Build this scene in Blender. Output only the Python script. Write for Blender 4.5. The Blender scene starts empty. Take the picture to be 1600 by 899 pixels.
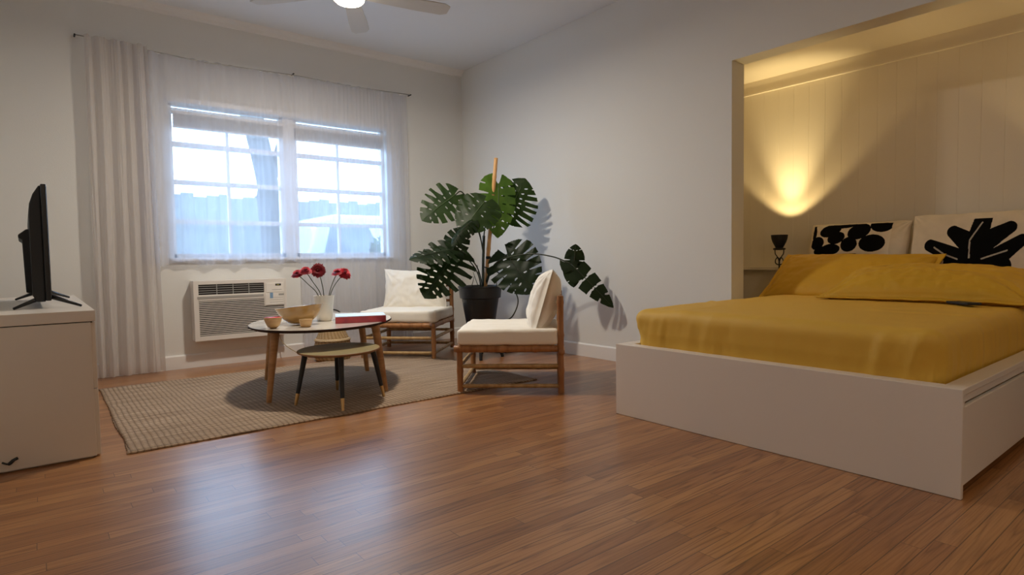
import bpy, bmesh, math, random
import numpy as np
from mathutils import Vector, Matrix, noise
from math import pi, sin, cos, radians

random.seed(7)
S = bpy.context.scene
COL = S.collection

# ------------------------------------------------------------------ camera
def cam_axes(yaw, pitch, roll):
    w = Vector((sin(yaw) * cos(pitch), cos(yaw) * cos(pitch), sin(pitch)))
    r = Vector((cos(yaw), -sin(yaw), 0)); u = r.cross(w)
    c, s = cos(roll), sin(roll)
    return c * r + s * u, -s * r + c * u, w
cd = bpy.data.cameras.new('camera')
cam = bpy.data.objects.new('camera', cd); COL.objects.link(cam); S.camera = cam
R_, U_, W_ = cam_axes(radians(38.595), radians(-2.774), radians(-.8886))
M = Matrix((R_, U_, -W_)).transposed().to_4x4()
M.translation = Vector((0, 0, .85))
cam.matrix_world = M
cd.sensor_width = 36; cd.lens = 934.5 / 1600 * 36; cd.clip_start = .02

# ------------------------------------------------------------------ view, world, light
S.view_settings.view_transform = 'Standard'; S.view_settings.look = 'None'
S.view_settings.gamma = 1; S.view_settings.use_curve_mapping = False
S.view_settings.exposure = -.02
cy = S.cycles
cy.use_denoising = True
try: cy.denoiser = 'OPENIMAGEDENOISE'
except Exception: pass
cy.max_bounces = 12; cy.diffuse_bounces = 6; cy.transparent_max_bounces = 16
cy.sample_clamp_indirect = 6; cy.caustics_reflective = False; cy.caustics_refractive = False

WORLD_K = 10.0
world = bpy.data.worlds.new('sky'); S.world = world; world.use_nodes = True
bg = world.node_tree.nodes['Background']
bg.inputs[0].default_value = (.42, .67, 1.0, 1); bg.inputs[1].default_value = WORLD_K

def area(name, loc, rot, sx, sy, power, color, portal=False, shape='RECTANGLE', spread=None):
    l = bpy.data.lights.new(name, 'AREA'); l.shape = shape; l.size = sx; l.size_y = sy
    l.energy = power; l.color = color
    if portal: l.cycles.is_portal = True
    if spread: l.spread = spread
    o = bpy.data.objects.new(name, l); o.location = loc; o.rotation_euler = rot; COL.objects.link(o); return o
# daylight portals fill the window openings (they emit nothing themselves)
area('window_portal', (1.83, 5.56, 1.5), (radians(-90), 0, 0), 1.9, 1.26, 1, (1, 1, 1), portal=True)
FAN_W = 42; FAN_EMIT = 14; FILL_W = 20
LAMP_W = 16; BEAM_W = 62

# ------------------------------------------------------------------ materials
def mat(name, color=(.8, .8, .8), rough=.5, metal=0, spec=.5, coat=0, coat_r=.1, bump=0, bscale=200, bdetail=3, sheen=0,
        var=0, vscale=4, color2=None, bdist=.001):
    m = bpy.data.materials.new(name); m.use_nodes = True
    nt = m.node_tree; b = nt.nodes['Principled BSDF']
    b.inputs['Base Color'].default_value = (*color, 1); b.inputs['Roughness'].default_value = rough
    b.inputs['Metallic'].default_value = metal; b.inputs['Specular IOR Level'].default_value = spec
    b.inputs['Coat Weight'].default_value = coat; b.inputs['Coat Roughness'].default_value = coat_r
    b.inputs['Sheen Weight'].default_value = sheen
    tc = nt.nodes.new('ShaderNodeTexCoord')
    if bump:
        n = nt.nodes.new('ShaderNodeTexNoise'); n.inputs['Scale'].default_value = bscale; n.inputs['Detail'].default_value = bdetail
        nt.links.new(tc.outputs['Object'], n.inputs['Vector'])
        bm_ = nt.nodes.new('ShaderNodeBump'); bm_.inputs['Strength'].default_value = bump; bm_.inputs['Distance'].default_value = bdist
        nt.links.new(n.outputs[0], bm_.inputs['Height']); nt.links.new(bm_.outputs[0], b.inputs['Normal'])
    if var or color2:
        n = nt.nodes.new('ShaderNodeTexNoise'); n.inputs['Scale'].default_value = vscale; n.inputs['Detail'].default_value = 4
        nt.links.new(tc.outputs['Object'], n.inputs['Vector'])
        mx = nt.nodes.new('ShaderNodeMix'); mx.data_type = 'RGBA'
        c2 = color2 or tuple(max(0, c * (1 - var)) for c in color)
        mx.inputs[6].default_value = (*color, 1); mx.inputs[7].default_value = (*c2, 1)
        rp = nt.nodes.new('ShaderNodeMapRange'); rp.inputs[1].default_value = .35; rp.inputs[2].default_value = .65
        nt.links.new(n.outputs[0], rp.inputs[0]); nt.links.new(rp.outputs[0], mx.inputs[0])
        nt.links.new(mx.outputs[2], b.inputs['Base Color'])
    return m

def wood(name, c1, c2, rough=.45, scale=(2, 30, 30), coat=0, bump=.1):
    m = bpy.data.materials.new(name); m.use_nodes = True; nt = m.node_tree; b = nt.nodes['Principled BSDF']
    tc = nt.nodes.new('ShaderNodeTexCoord'); mp = nt.nodes.new('ShaderNodeMapping'); mp.inputs['Scale'].default_value = scale
    n = nt.nodes.new('ShaderNodeTexNoise'); n.inputs['Scale'].default_value = 1; n.inputs['Detail'].default_value = 6; n.inputs['Distortion'].default_value = .6
    nt.links.new(tc.outputs['Object'], mp.inputs[0]); nt.links.new(mp.outputs[0], n.inputs['Vector'])
    cr = nt.nodes.new('ShaderNodeValToRGB'); cr.color_ramp.elements[0].color = (*c1, 1); cr.color_ramp.elements[1].color = (*c2, 1)
    cr.color_ramp.elements[0].position = .35; cr.color_ramp.elements[1].position = .65
    nt.links.new(n.outputs[0], cr.inputs[0]); nt.links.new(cr.outputs[0], b.inputs['Base Color'])
    b.inputs['Roughness'].default_value = rough; b.inputs['Coat Weight'].default_value = coat
    bp = nt.nodes.new('ShaderNodeBump'); bp.inputs['Strength'].default_value = bump; bp.inputs['Distance'].default_value = .001
    nt.links.new(n.outputs[0], bp.inputs['Height']); nt.links.new(bp.outputs[0], b.inputs['Normal'])
    return m

def nd(nt, t, **kw):
    n = nt.nodes.new(t)
    for k, v in kw.items(): setattr(n, k, v)
    return n
def mth(nt, op, a, b=None, c=None):
    n = nt.nodes.new('ShaderNodeMath'); n.operation = op
    for i, v in enumerate((a, b, c)):
        if v is None: continue
        if isinstance(v, (int, float)): n.inputs[i].default_value = v
        else: nt.links.new(v, n.inputs[i])
    return n.outputs[0]

def floor_mat():
    m = bpy.data.materials.new('oak_strip_floor'); m.use_nodes = True; nt = m.node_tree; b = nt.nodes['Principled BSDF']
    tc = nd(nt, 'ShaderNodeTexCoord'); sp = nd(nt, 'ShaderNodeSeparateXYZ'); nt.links.new(tc.outputs['Object'], sp.inputs[0])
    X, Y = sp.outputs[0], sp.outputs[1]
    W, L = .058, .95
    yr = mth(nt, 'DIVIDE', Y, W); row = mth(nt, 'FLOOR', yr); fy = mth(nt, 'FRACT', yr)
    wn = nd(nt, 'ShaderNodeTexWhiteNoise', noise_dimensions='1D'); nt.links.new(row, wn.inputs['W'])
    xr = mth(nt, 'ADD', mth(nt, 'DIVIDE', X, L), mth(nt, 'MULTIPLY', wn.outputs['Value'], 17.3))
    ix = mth(nt, 'FLOOR', xr); fx = mth(nt, 'FRACT', xr)
    cv = nd(nt, 'ShaderNodeCombineXYZ'); nt.links.new(row, cv.inputs[0]); nt.links.new(ix, cv.inputs[1])
    w2 = nd(nt, 'ShaderNodeTexWhiteNoise', noise_dimensions='2D'); nt.links.new(cv.outputs[0], w2.inputs['Vector'])
    pid = w2.outputs['Value']
    # long grain with cathedral rings, shifted for each plank
    gv = nd(nt, 'ShaderNodeCombineXYZ')
    nt.links.new(mth(nt, 'ADD', mth(nt, 'MULTIPLY', X, .6), mth(nt, 'MULTIPLY', pid, 91.0)), gv.inputs[0])
    nt.links.new(mth(nt, 'ADD', mth(nt, 'MULTIPLY', Y, 11.0), mth(nt, 'MULTIPLY', pid, 37.0)), gv.inputs[1])
    n1 = nd(nt, 'ShaderNodeTexNoise'); n1.inputs['Scale'].default_value = 1.3; n1.inputs['Detail'].default_value = 1.5
    nt.links.new(gv.outputs[0], n1.inputs['Vector'])
    rings = mth(nt, 'ABSOLUTE', mth(nt, 'SINE', mth(nt, 'MULTIPLY', n1.outputs[0], 34.0)))
    rings = mth(nt, 'MULTIPLY', mth(nt, 'POWER', mth(nt, 'SUBTRACT', 1.0, rings), 1.8), mth(nt, 'ADD', .25, mth(nt, 'MULTIPLY', w2.outputs['Color'], 1.0)))
    gv2 = nd(nt, 'ShaderNodeCombineXYZ')
    nt.links.new(mth(nt, 'ADD', mth(nt, 'MULTIPLY', X, 5.0), mth(nt, 'MULTIPLY', pid, 50.0)), gv2.inputs[0]); nt.links.new(mth(nt, 'MULTIPLY', Y, 190.0), gv2.inputs[1])
    n2 = nd(nt, 'ShaderNodeTexNoise'); n2.inputs['Scale'].default_value = 1; n2.inputs['Detail'].default_value = 4
    nt.links.new(gv2.outputs[0], n2.inputs['Vector'])
    cr = nd(nt, 'ShaderNodeValToRGB'); e = cr.color_ramp.elements
    e[0].position = 0; e[0].color = (.30, .125, .042, 1); e[1].position = 1; e[1].color = (.47, .225, .080, 1)
    x = e.new(.5); x.color = (.385, .168, .058, 1)
    nt.links.new(pid, cr.inputs[0])
    mx = nd(nt, 'ShaderNodeMix', data_type='RGBA', blend_type='MULTIPLY')
    nt.links.new(mth(nt, 'MINIMUM', 1.0, mth(nt, 'MULTIPLY', rings, .8)), mx.inputs[0]); nt.links.new(cr.outputs[0], mx.inputs[6]); mx.inputs[7].default_value = (.42, .32, .26, 1)
    mx2 = nd(nt, 'ShaderNodeMix', data_type='RGBA', blend_type='MULTIPLY')
    mr = nd(nt, 'ShaderNodeMapRange'); mr.inputs[1].default_value = .4; mr.inputs[2].default_value = .75; mr.inputs[4].default_value = .6
    nt.links.new(n2.outputs[0], mr.inputs[0]); nt.links.new(mr.outputs[0], mx2.inputs[0])
    nt.links.new(mx.outputs[2], mx2.inputs[6]); mx2.inputs[7].default_value = (.58, .46, .38, 1)
    gy = mth(nt, 'MINIMUM', fy, mth(nt, 'SUBTRACT', 1.0, fy)); gx = mth(nt, 'MINIMUM', fx, mth(nt, 'SUBTRACT', 1.0, fx))
    gap = mth(nt, 'MAXIMUM', mth(nt, 'LESS_THAN', gy, .024), mth(nt, 'LESS_THAN', gx, .0011))
    mx3 = nd(nt, 'ShaderNodeMix', data_type='RGBA'); nt.links.new(mth(nt, 'MULTIPLY', gap, .8), mx3.inputs[0])
    nt.links.new(mx2.outputs[2], mx3.inputs[6]); mx3.inputs[7].default_value = (.06, .022, .01, 1)
    nt.links.new(mx3.outputs[2], b.inputs['Base Color'])
    b.inputs['Specular IOR Level'].default_value = .5
    b.inputs['Coat Weight'].default_value = .5; b.inputs['Coat Roughness'].default_value = .24
    rr = mth(nt, 'ADD', .27, mth(nt, 'MULTIPLY', n2.outputs[0], .16)); nt.links.new(rr, b.inputs['Roughness'])
    h = mth(nt, 'SUBTRACT', mth(nt, 'MULTIPLY', n2.outputs[0], .25), mth(nt, 'ADD', gap, mth(nt, 'MULTIPLY', rings, .12)))
    bp = nd(nt, 'ShaderNodeBump'); bp.inputs['Strength'].default_value = .35; bp.inputs['Distance'].default_value = .0012
    nt.links.new(h, bp.inputs['Height']); nt.links.new(bp.outputs[0], b.inputs['Normal'])
    return m

def rug_mat():
    m = bpy.data.materials.new('braided_jute'); m.use_nodes = True; nt = m.node_tree; b = nt.nodes['Principled BSDF']
    tc = nd(nt, 'ShaderNodeTexCoord'); sp = nd(nt, 'ShaderNodeSeparateXYZ')
    wob = nd(nt, 'ShaderNodeTexNoise'); wob.inputs['Scale'].default_value = 6; nt.links.new(tc.outputs['Object'], wob.inputs['Vector'])
    nt.links.new(tc.outputs['Object'], sp.inputs[0])
    X = mth(nt, 'ADD', sp.outputs[0], mth(nt, 'MULTIPLY', wob.outputs[0], .02)); Y = mth(nt, 'ADD', sp.outputs[1], mth(nt, 'MULTIPLY', wob.outputs[0], .02))
    row = mth(nt, 'FLOOR', mth(nt, 'DIVIDE', Y, .021))
    ry = mth(nt, 'ABSOLUTE', mth(nt, 'SINE', mth(nt, 'MULTIPLY', Y, pi / .021)))
    rx = mth(nt, 'ABSOLUTE', mth(nt, 'SINE', mth(nt, 'MULTIPLY', X, pi / .027)))
    h = mth(nt, 'MULTIPLY', mth(nt, 'POWER', ry, .5), mth(nt, 'ADD', .35, mth(nt, 'MULTIPLY', mth(nt, 'POWER', rx, .6), .65)))
    fib = nd(nt, 'ShaderNodeTexNoise'); fib.inputs['Scale'].default_value = 180; fib.inputs['Detail'].default_value = 3; nt.links.new(tc.outputs['Object'], fib.inputs['Vector'])
    big = nd(nt, 'ShaderNodeTexNoise'); mp = nd(nt, 'ShaderNodeMapping'); mp.inputs['Scale'].default_value = (2.5, 45, 1)
    nt.links.new(tc.outputs['Object'], mp.inputs[0]); nt.links.new(mp.outputs[0], big.inputs['Vector']); big.inputs['Scale'].default_value = 1; big.inputs['Detail'].default_value = 3
    cr = nd(nt, 'ShaderNodeValToRGB'); e = cr.color_ramp.elements
    e[0].position = .3; e[0].color = (.27, .185, .125, 1); e[1].position = .68; e[1].color = (.70, .53, .38, 1)
    nt.links.new(mth(nt, 'ADD', mth(nt, 'MULTIPLY', big.outputs[0], .7), mth(nt, 'MULTIPLY', fib.outputs[0], .3)), cr.inputs[0])
    mx = nd(nt, 'ShaderNodeMix', data_type='RGBA'); nt.links.new(mth(nt, 'SUBTRACT', 1.0, h), mx.inputs[0])
    nt.links.new(cr.outputs[0], mx.inputs[6]); mx.inputs[7].default_value = (.15, .10, .065, 1)
    nt.links.new(mx.outputs[2], b.inputs['Base Color']); b.inputs['Roughness'].default_value = .9; b.inputs['Specular IOR Level'].default_value = .2
    bp = nd(nt, 'ShaderNodeBump'); bp.inputs['Strength'].default_value = 1; bp.inputs['Distance'].default_value = .007
    nt.links.new(mth(nt, 'ADD', h, mth(nt, 'MULTIPLY', fib.outputs[0], .3)), bp.inputs['Height']); nt.links.new(bp.outputs[0], b.inputs['Normal'])
    return m

def sheer_mat(name, trans, col, weave=900):
    m = bpy.data.materials.new(name); m.use_nodes = True; nt = m.node_tree
    nt.nodes.remove(nt.nodes['Principled BSDF']); out = nt.nodes['Material Output']
    d = nd(nt, 'ShaderNodeBsdfDiffuse'); d.inputs[0].default_value = (*col, 1)
    t = nd(nt, 'ShaderNodeBsdfTranslucent'); t.inputs[0].default_value = (*col, 1)
    tr = nd(nt, 'ShaderNodeBsdfTransparent')
    a = nd(nt, 'ShaderNodeMixShader'); a.inputs[0].default_value = .5
    nt.links.new(d.outputs[0], a.inputs[1]); nt.links.new(t.outputs[0], a.inputs[2])
    f = nd(nt, 'ShaderNodeMixShader')
    # cloth seen edge-on along its folds is denser
    lw = nd(nt, 'ShaderNodeLayerWeight'); lw.inputs[0].default_value = .35
    mr = nd(nt, 'ShaderNodeMapRange'); nt.links.new(lw.outputs['Facing'], mr.inputs[0])
    mr.inputs[3].default_value = trans; mr.inputs[4].default_value = trans * .35
    nt.links.new(mr.outputs[0], f.inputs[0]); nt.links.new(a.outputs[0], f.inputs[1]); nt.links.new(tr.outputs[0], f.inputs[2])
    nt.links.new(f.outputs[0], out.inputs[0])
    return m

def glass_mat():
    m = bpy.data.materials.new('window_glass'); m.use_nodes = True; nt = m.node_tree
    nt.nodes.remove(nt.nodes['Principled BSDF']); out = nt.nodes['Material Output']
    g = nd(nt, 'ShaderNodeBsdfGlossy'); g.inputs['Roughness'].default_value = .02; tr = nd(nt, 'ShaderNodeBsdfTransparent')
    f = nd(nt, 'ShaderNodeMixShader'); f.inputs[0].default_value = .93
    nt.links.new(g.outputs[0], f.inputs[1]); nt.links.new(tr.outputs[0], f.inputs[2]); nt.links.new(f.outputs[0], out.inputs[0]); return m

def emit_mat(name, col, k):
    m = bpy.data.materials.new(name); m.use_nodes = True; b = m.node_tree.nodes['Principled BSDF']
    b.inputs['Base Color'].default_value = (.9, .9, .9, 1); b.inputs['Emission Color'].default_value = (*col, 1); b.inputs['Emission Strength'].default_value = k; return m

WALL = mat('white_wall_paint', (.735, .735, .715), .65, bump=.35, bscale=140, bdist=.0015)
CEIL = mat('ceiling_paint', (.77, .79, .82), .7, bump=.2, bscale=120)  # cool tint puts bluish daylight bounce into the paint colour
TRIM = mat('trim_paint', (.80, .79, .78), .35)
ALC = mat('alcove_paint', (.76, .70, .60), .5, bump=.1, bscale=100)
FLOOR = floor_mat(); RUG = rug_mat()
WHITE = mat('white_foil', (.74, .68, .62), .35, bump=.12, bscale=260)
DRESS = mat('dresser_white', (.68, .62, .55), .35, bump=.12, bscale=260)
PLASTIC = mat('ac_plastic', (.74, .70, .66), .45)
DARKP = mat('dark_plastic', (.012, .012, .013), .35)
BLACK = mat('black_gloss', (.008, .008, .009), .25)
BLACKM = mat('black_matte', (.010, .010, .011), .55)
GREYP = mat('grey_strip', (.36, .35, .33), .5)
OAK = wood('beech_leg', (.34, .155, .05), (.46, .23, .085), .4)
BAMB = wood('bamboo', (.26, .105, .035), (.44, .21, .08), .35, scale=(25, 25, 3), bump=.15)
BAMBL = wood('pale_bamboo', (.36, .22, .085), (.50, .33, .15), .35, scale=(25, 25, 3), bump=.15)
STAKE = wood('stake_bamboo', (.55, .27, .085), (.72, .42, .17), .4, scale=(25, 25, 3))
SHEET = mat('mustard_cotton', (.68, .41, .050), .62, bump=.25, bscale=420)
PCASE = mat('mustard_pillowcase', (.63, .36, .020), .62, bump=.25, bscale=420)
CREAM = mat('cream_canvas', (.86, .81, .72), .85, bump=.35, bscale=380)
LINEN = mat('linen_cover', (.72, .62, .48), .85, bump=.4, bscale=330, var=.1, vscale=12)
PRINTW = mat('printed_white', (.78, .70, .58), .8)
PRINTB = mat('printed_black', (.004, .004, .004), .9, spec=.08)
PRINTG = mat('printed_grey', (.42, .38, .32), .8)
POT = mat('pot_black', (.012, .013, .015), .42)
SOIL = mat('soil', (.03, .018, .01), .95, bump=1, bscale=60, bdist=.01)
def leaf_mat(name, c1, c2, rough=.28, trans=(0.02, .06, .005)):
    m = mat(name, c1, rough, spec=.22, color2=c2, vscale=9, bump=.3, bscale=40, bdist=.003)
    nt = m.node_tree; b = nt.nodes['Principled BSDF']; out = nt.nodes['Material Output']
    t = nd(nt, 'ShaderNodeBsdfTranslucent'); t.inputs[0].default_value = (*trans, 1)
    a = nd(nt, 'ShaderNodeAddShader'); nt.links.new(b.outputs[0], a.inputs[0]); nt.links.new(t.outputs[0], a.inputs[1]); nt.links.new(a.outputs[0], out.inputs[0]); return m
LEAFD = leaf_mat('dark_leaf', (.006, .013, .004), (.011, .022, .006), rough=.46, trans=(.003, .009, .001))
LEAFM = leaf_mat('mid_leaf', (.009, .020, .004), (.018, .034, .007), rough=.5, trans=(.008, .024, .002))
LEAFL = leaf_mat('fresh_leaf', (.045, .095, .012), (.075, .14, .022), rough=.38, trans=(.03, .07, .005))
STEM = mat('leaf_stem', (.02, .028, .012), .4)
VEIN = mat('leaf_vein', (.06, .10, .03), .4)
SHEER = sheer_mat('sheer_voile', .60, (.76, .78, .88))  # white cloth tinted slightly blue to stand in for sky glow
SHEER2 = sheer_mat('gathered_voile', .28, (.80, .76, .74))
GLASS = glass_mat()

# ------------------------------------------------------------------ mesh helpers
def link(name, me, parent=None, m=None, smooth=False):
    o = bpy.data.objects.new(name, me); COL.objects.link(o)
    if m:
        for mm in (m if isinstance(m, (list, tuple)) else [m]): me.materials.append(mm)
    if smooth:
        for p in me.polygons: p.use_smooth = True
    if parent: o.parent = parent
    return o
def tag(o, label=None, cat=None, group=None, kind=None):
    if label: o['label'] = label
    if cat: o['category'] = cat
    if group: o['group'] = group
    if kind: o['kind'] = kind
    return o
def thing(name, loc, label, cat, group=None, rz=0):
    o = bpy.data.objects.new(name, None); COL.objects.link(o); o.location = loc; o.rotation_euler = (0, 0, rz); o.empty_display_size = .1
    return tag(o, label, cat, group)
class MB:
    """collects shapes into ONE mesh"""
    def __init__(s): s.v = []; s.f = []; s.mi = []
    def add(s, vs, fs, mi=0):
        b = len(s.v); s.v += [tuple(v) for v in vs]; s.f += [tuple(b + i for i in f) for f in fs]; s.mi += [mi] * len(fs); return s
    def box(s, x0, x1, y0, y1, z0, z1, mi=0):
        vs = [(x, y, z) for x in (x0, x1) for y in (y0, y1) for z in (z0, z1)]
        return s.add(vs, [(0, 1, 3, 2), (4, 6, 7, 5), (0, 4, 5, 1), (2, 3, 7, 6), (0, 2, 6, 4), (1, 5, 7, 3)], mi)
    def tube(s, pts, rad, n=12, mi=0, caps=True):
        pts = [Vector(p) for p in pts]; k = len(pts)
        rad = rad if isinstance(rad, (list, tuple)) else [rad] * k
        t0 = (pts[1] - pts[0]).normalized(); a = Vector((0, 0, 1)) if abs(t0.z) < .9 else Vector((1, 0, 0))
        nrm = (a - t0 * a.dot(t0)).normalized(); vs = []
        for i, p in enumerate(pts):
            t = (pts[min(i + 1, k - 1)] - pts[max(i - 1, 0)]).normalized()
            nrm = (nrm - t * nrm.dot(t)).normalized(); bn = t.cross(nrm)
            vs += [p + rad[i] * (cos(2 * pi * j / n) * nrm + sin(2 * pi * j / n) * bn) for j in range(n)]
        fs = [(i * n + j, i * n + (j + 1) % n, (i + 1) * n + (j + 1) % n, (i + 1) * n + j) for i in range(k - 1) for j in range(n)]
        if caps: fs += [tuple(range(n))[::-1], tuple((k - 1) * n + j for j in range(n))]
        return s.add(vs, fs, mi)
    def lathe(s, prof, c=(0, 0, 0), n=40, mi=0, sx=1, sy=1):
        vs = []; fs = []
        for r, z in prof: vs += [(c[0] + sx * r * cos(2 * pi * j / n), c[1] + sy * r * sin(2 * pi * j / n), c[2] + z) for j in range(n)]
        for i in range(len(prof) - 1): fs += [(i * n + j, i * n + (j + 1) % n, (i + 1) * n + (j + 1) % n, (i + 1) * n + j) for j in range(n)]
        if prof[0][0] > 1e-6: fs.append(tuple(range(n))[::-1])
        if prof[-1][0] > 1e-6: fs.append(tuple((len(prof) - 1) * n + j for j in range(n)))
        return s.add(vs, fs, mi)
    def prism(s, poly, axis, a, b, mi=0):
        """extrude a 2D polygon along axis (0,1,2) from a to b"""
        def p3(p, t):
            q = list(p); q.insert(axis, t); return q
        n = len(poly); vs = [p3(p, a) for p in poly] + [p3(p, b) for p in poly]
        return s.add(vs, [tuple(range(n)), tuple(range(n, 2 * n))[::-1]] + [(i, n + i, n + (i + 1) % n, (i + 1) % n) for i in range(n)], mi)
    def build(s, name, m=None, parent=None, smooth=False, bevel=0, angle=None, seg=2):
        me = bpy.data.meshes.new(name); me.from_pydata(s.v, [], s.f); me.polygons.foreach_set('material_index', s.mi)
        bm = bmesh.new(); bm.from_mesh(me); bmesh.ops.remove_doubles(bm, verts=bm.verts, dist=1e-6); bmesh.ops.recalc_face_normals(bm, faces=bm.faces)
        if bevel:
            es = [e for e in bm.edges if len(e.link_faces) == 2 and e.calc_face_angle(0) > .6]
            bmesh.ops.bevel(bm, geom=es, offset=bevel, segments=seg, profile=.5, affect='EDGES', clamp_overlap=True)
        bm.to_mesh(me); bm.free()
        o = link(name, me, parent, m)
        if smooth:
            for p in me.polygons: p.use_smooth = True
            if angle:
                for e in me.edges: pass
                me.set_sharp_from_angle(angle=radians(angle))
        return o
def struct(name, mb, m, **kw):
    return tag(mb.build(name, m, **kw), kind='structure')
def spline(pts, n=12):
    pts = [Vector(p) for p in pts]; out = []
    P = [2 * pts[0] - pts[1]] + pts + [2 * pts[-1] - pts[-2]]
    for i in range(1, len(P) - 2):
        for k in range(n):
            t = k / n; a, b, c, d = P[i - 1:i + 3]
            out.append(.5 * ((2 * b) + (c - a) * t + (2 * a - 5 * b + 4 * c - d) * t * t + (3 * b - 3 * c + d - a) * t ** 3))
    return out + [pts[-1]]
def lerp(a, b, t): return a + (b - a) * t
def nz(x, y, z=0, s=1): return noise.noise(Vector((x * s, y * s, z * s)))
def copy_tree(o, parent=None):
    c = o.copy(); COL.objects.link(c)
    if parent: c.parent = parent
    for ch in list(o.children): copy_tree(ch, c)
    return c

# ------------------------------------------------------------------ room shell
XW, YW, XL, YB, ZC = 3.68, 5.43, -.34, -2.6, 2.865
XA0, XA1, YA0, YA1, ZA = 3.83, 4.75, -.55, 2.98, 2.285     # the sleeping alcove
OY0, OY1, OZ = -.30, 2.232, 2.142                            # its opening
struct('floor', MB().box(XL - .15, XA1 + .15, YB - .15, YW + .15, -.06, 0), FLOOR)
struct('ceiling', MB().box(XL - .15, XW + .15, YB - .15, YW + .15, ZC, ZC + .1), CEIL)
wx0, wx1, wz0, wz1 = .885, 2.77, .895, 2.135
w = MB(); w.box(XL - .15, wx0, YW, YW + .16, 0, ZC); w.box(wx1, XW + .15, YW, YW + .16, 0, ZC); w.box(wx0, wx1, YW, YW + .16, 0, wz0); w.box(wx0, wx1, YW, YW + .16, wz1, ZC)
struct('wall_back', w, WALL)
w = MB(); w.box(XW, XA0, OY1, YW + .16, 0, ZC); w.box(XW, XA0, YB, OY0, 0, ZC); w.box(XW, XA0, OY0, OY1, OZ, ZC)
struct('wall_right', w, WALL)
struct('wall_left', MB().box(XL - .15, XL, YB - .15, YW, 0, ZC), WALL)
struct('wall_front', MB().box(XL, XW + .15, YB - .15, YB, 0, ZC), WALL)
# alcove shell: tongue-and-groove panelling on its back wall
w = MB(); y = YA0
w.box(XA1 + .006, XA1 + .1, YA0 - .05, YA1 + .05, 0, ZA)
k = 0
while y < YA1:
    y1 = min(y + .1205, YA1); w.prism([(XA1 + .007, y), (XA1 + .0012, y + .0001), (XA1, y + .0022), (XA1, y1 - .0022), (XA1 + .0012, y1 - .0001), (XA1 + .007, y1)], 2, 0, ZA); y = y1
struct('wall_alcove_back', w, ALC)
struct('wall_alcove_left', MB().box(XA0, XA1 + .1, YA1, YA1 + .08, 0, ZA), ALC)
struct('wall_alcove_right', MB().box(XA0, XA1 + .1, YA0 - .08, YA0, 0, ZA), ALC)
struct('ceiling_alcove', MB().box(XA0, XA1 + .1, YA0 - .08, YA1 + .08, ZA, ZA + .08), ALC)
# skirting, cornice, alcove trims
sk = [(YW - .016, 0), (YW, 0), (YW, .112), (YW - .006, .112), (YW - .016, .102)]
struct('baseboard_back', MB().prism(sk, 0, XL, XW), TRIM)
struct('baseboard_right', MB().prism([(XW - .016, 0), (XW, 0), (XW, .112), (XW - .006, .112), (XW - .016, .102)], 1, OY1 + .0, YW - .016), TRIM)
struct('trim_1', MB().prism([(YW, ZC - .058), (YW - .012, ZC - .052), (YW - .022, ZC - .03), (YW - .05, ZC - .012), (YW - .06, ZC), (YW, ZC)], 0, XL, XW), TRIM)
struct('trim_2', MB().prism([(XA1, ZA), (XA1 - .018, ZA), (XA1 - .018, ZA - .095), (XA1 - .026, ZA - .098), (XA1 - .026, ZA - .106), (XA1, ZA - .106)], 1, YA0, YA1), ALC)
struct('trim_3', MB().box(XA1 - .11, XA1, YA0, YA1, .725, .75).box(XA1 - .02, XA1, YA0, YA1, 0, .725), ALC, bevel=.002)

# window: two sashes with muntins in a recessed frame
def window_unit(n, x0, x1, mx):
    root = bpy.data.objects.new('window_%d' % n, None); COL.objects.link(root); root.location = ((x0 + x1) / 2, YW + .09, wz0); tag(root, kind='structure')
    cx = (x0 + x1) / 2
    def L(a): return a - cx
    f = MB(); y0, y1 = -.03, .03; z0, z1 = 0, wz1 - wz0; t = .028
    f.box(L(x0), L(x0) + t, y0, y1, z0, z1); f.box(L(x1) - t, L(x1), y0, y1, z0, z1); f.box(L(x0), L(x1), y0, y1, z0, z0 + .035); f.box(L(x0), L(x1), y0, y1, z1 - .012, z1); f.box(L(x0), L(x1), -.02, .02, z1 - .042, z1 - .028)
    f.build('window_frame', TRIM, root, bevel=.002)
    for zz, h in ((1.192, .018), (1.513, .018), (1.818, .02)): MB().box(L(x0) + t, L(x1) - t, -.02, .02, zz - h - wz0, zz + h - wz0).build('muntin', TRIM, root, bevel=.002)
    MB().box(L(mx) - .012, L(mx) + .012, -.015, .015, z0 + .035, z1 - t).build('muntin', TRIM, root, bevel=.002)
    MB().box(L(x0) + t, L(x1) - t, -.003, .003, z0 + .035, z1 - t).build('pane', GLASS, root)
window_unit(1, wx0, 1.78, 1.327)
window_unit(2, 1.88, wx1, 2.298)
struct('trim_4', MB().box(1.78, 1.88, YW + .04, YW + .15, wz0, wz1), TRIM)
struct('trim_5', MB().box(wx0 - .03, wx1 + .03, YW - .03, YW + .15, wz0 - .025, wz0), TRIM, bevel=.004)
struct('trim_6', MB().box(wx0 - .02, wx1 + .02, YW - .012, YW, wz1, wz1 + .045), TRIM, bevel=.003)

# ------------------------------------------------------------------ outside
struct('ground', MB().box(-12, 22, YW + .16, 40, -.4, -.3), mat('driveway', (.33, .34, .34), .9, bump=.5, bscale=20))
fm = mat('weathered_fence', (.19, .20, .20), .85, var=.2, vscale=8)
fe = thing('board_fence', (4, 11.5, -.3), 'pale vertical board fence outside beyond the window', 'fence')
p = MB()
for i in range(90): p.box(-9 + i * .2, -9 + i * .2 + .196, -.012, .012, .05, 2.30 + .03 * (i % 3))
p.build('board_panel', fm, fe)
p = MB(); p.box(-9, 9, .012, .06, .5, .6); p.box(-9, 9, .012, .06, 1.9, 2.0); p.build('fence_rail', fm, fe)
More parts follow.
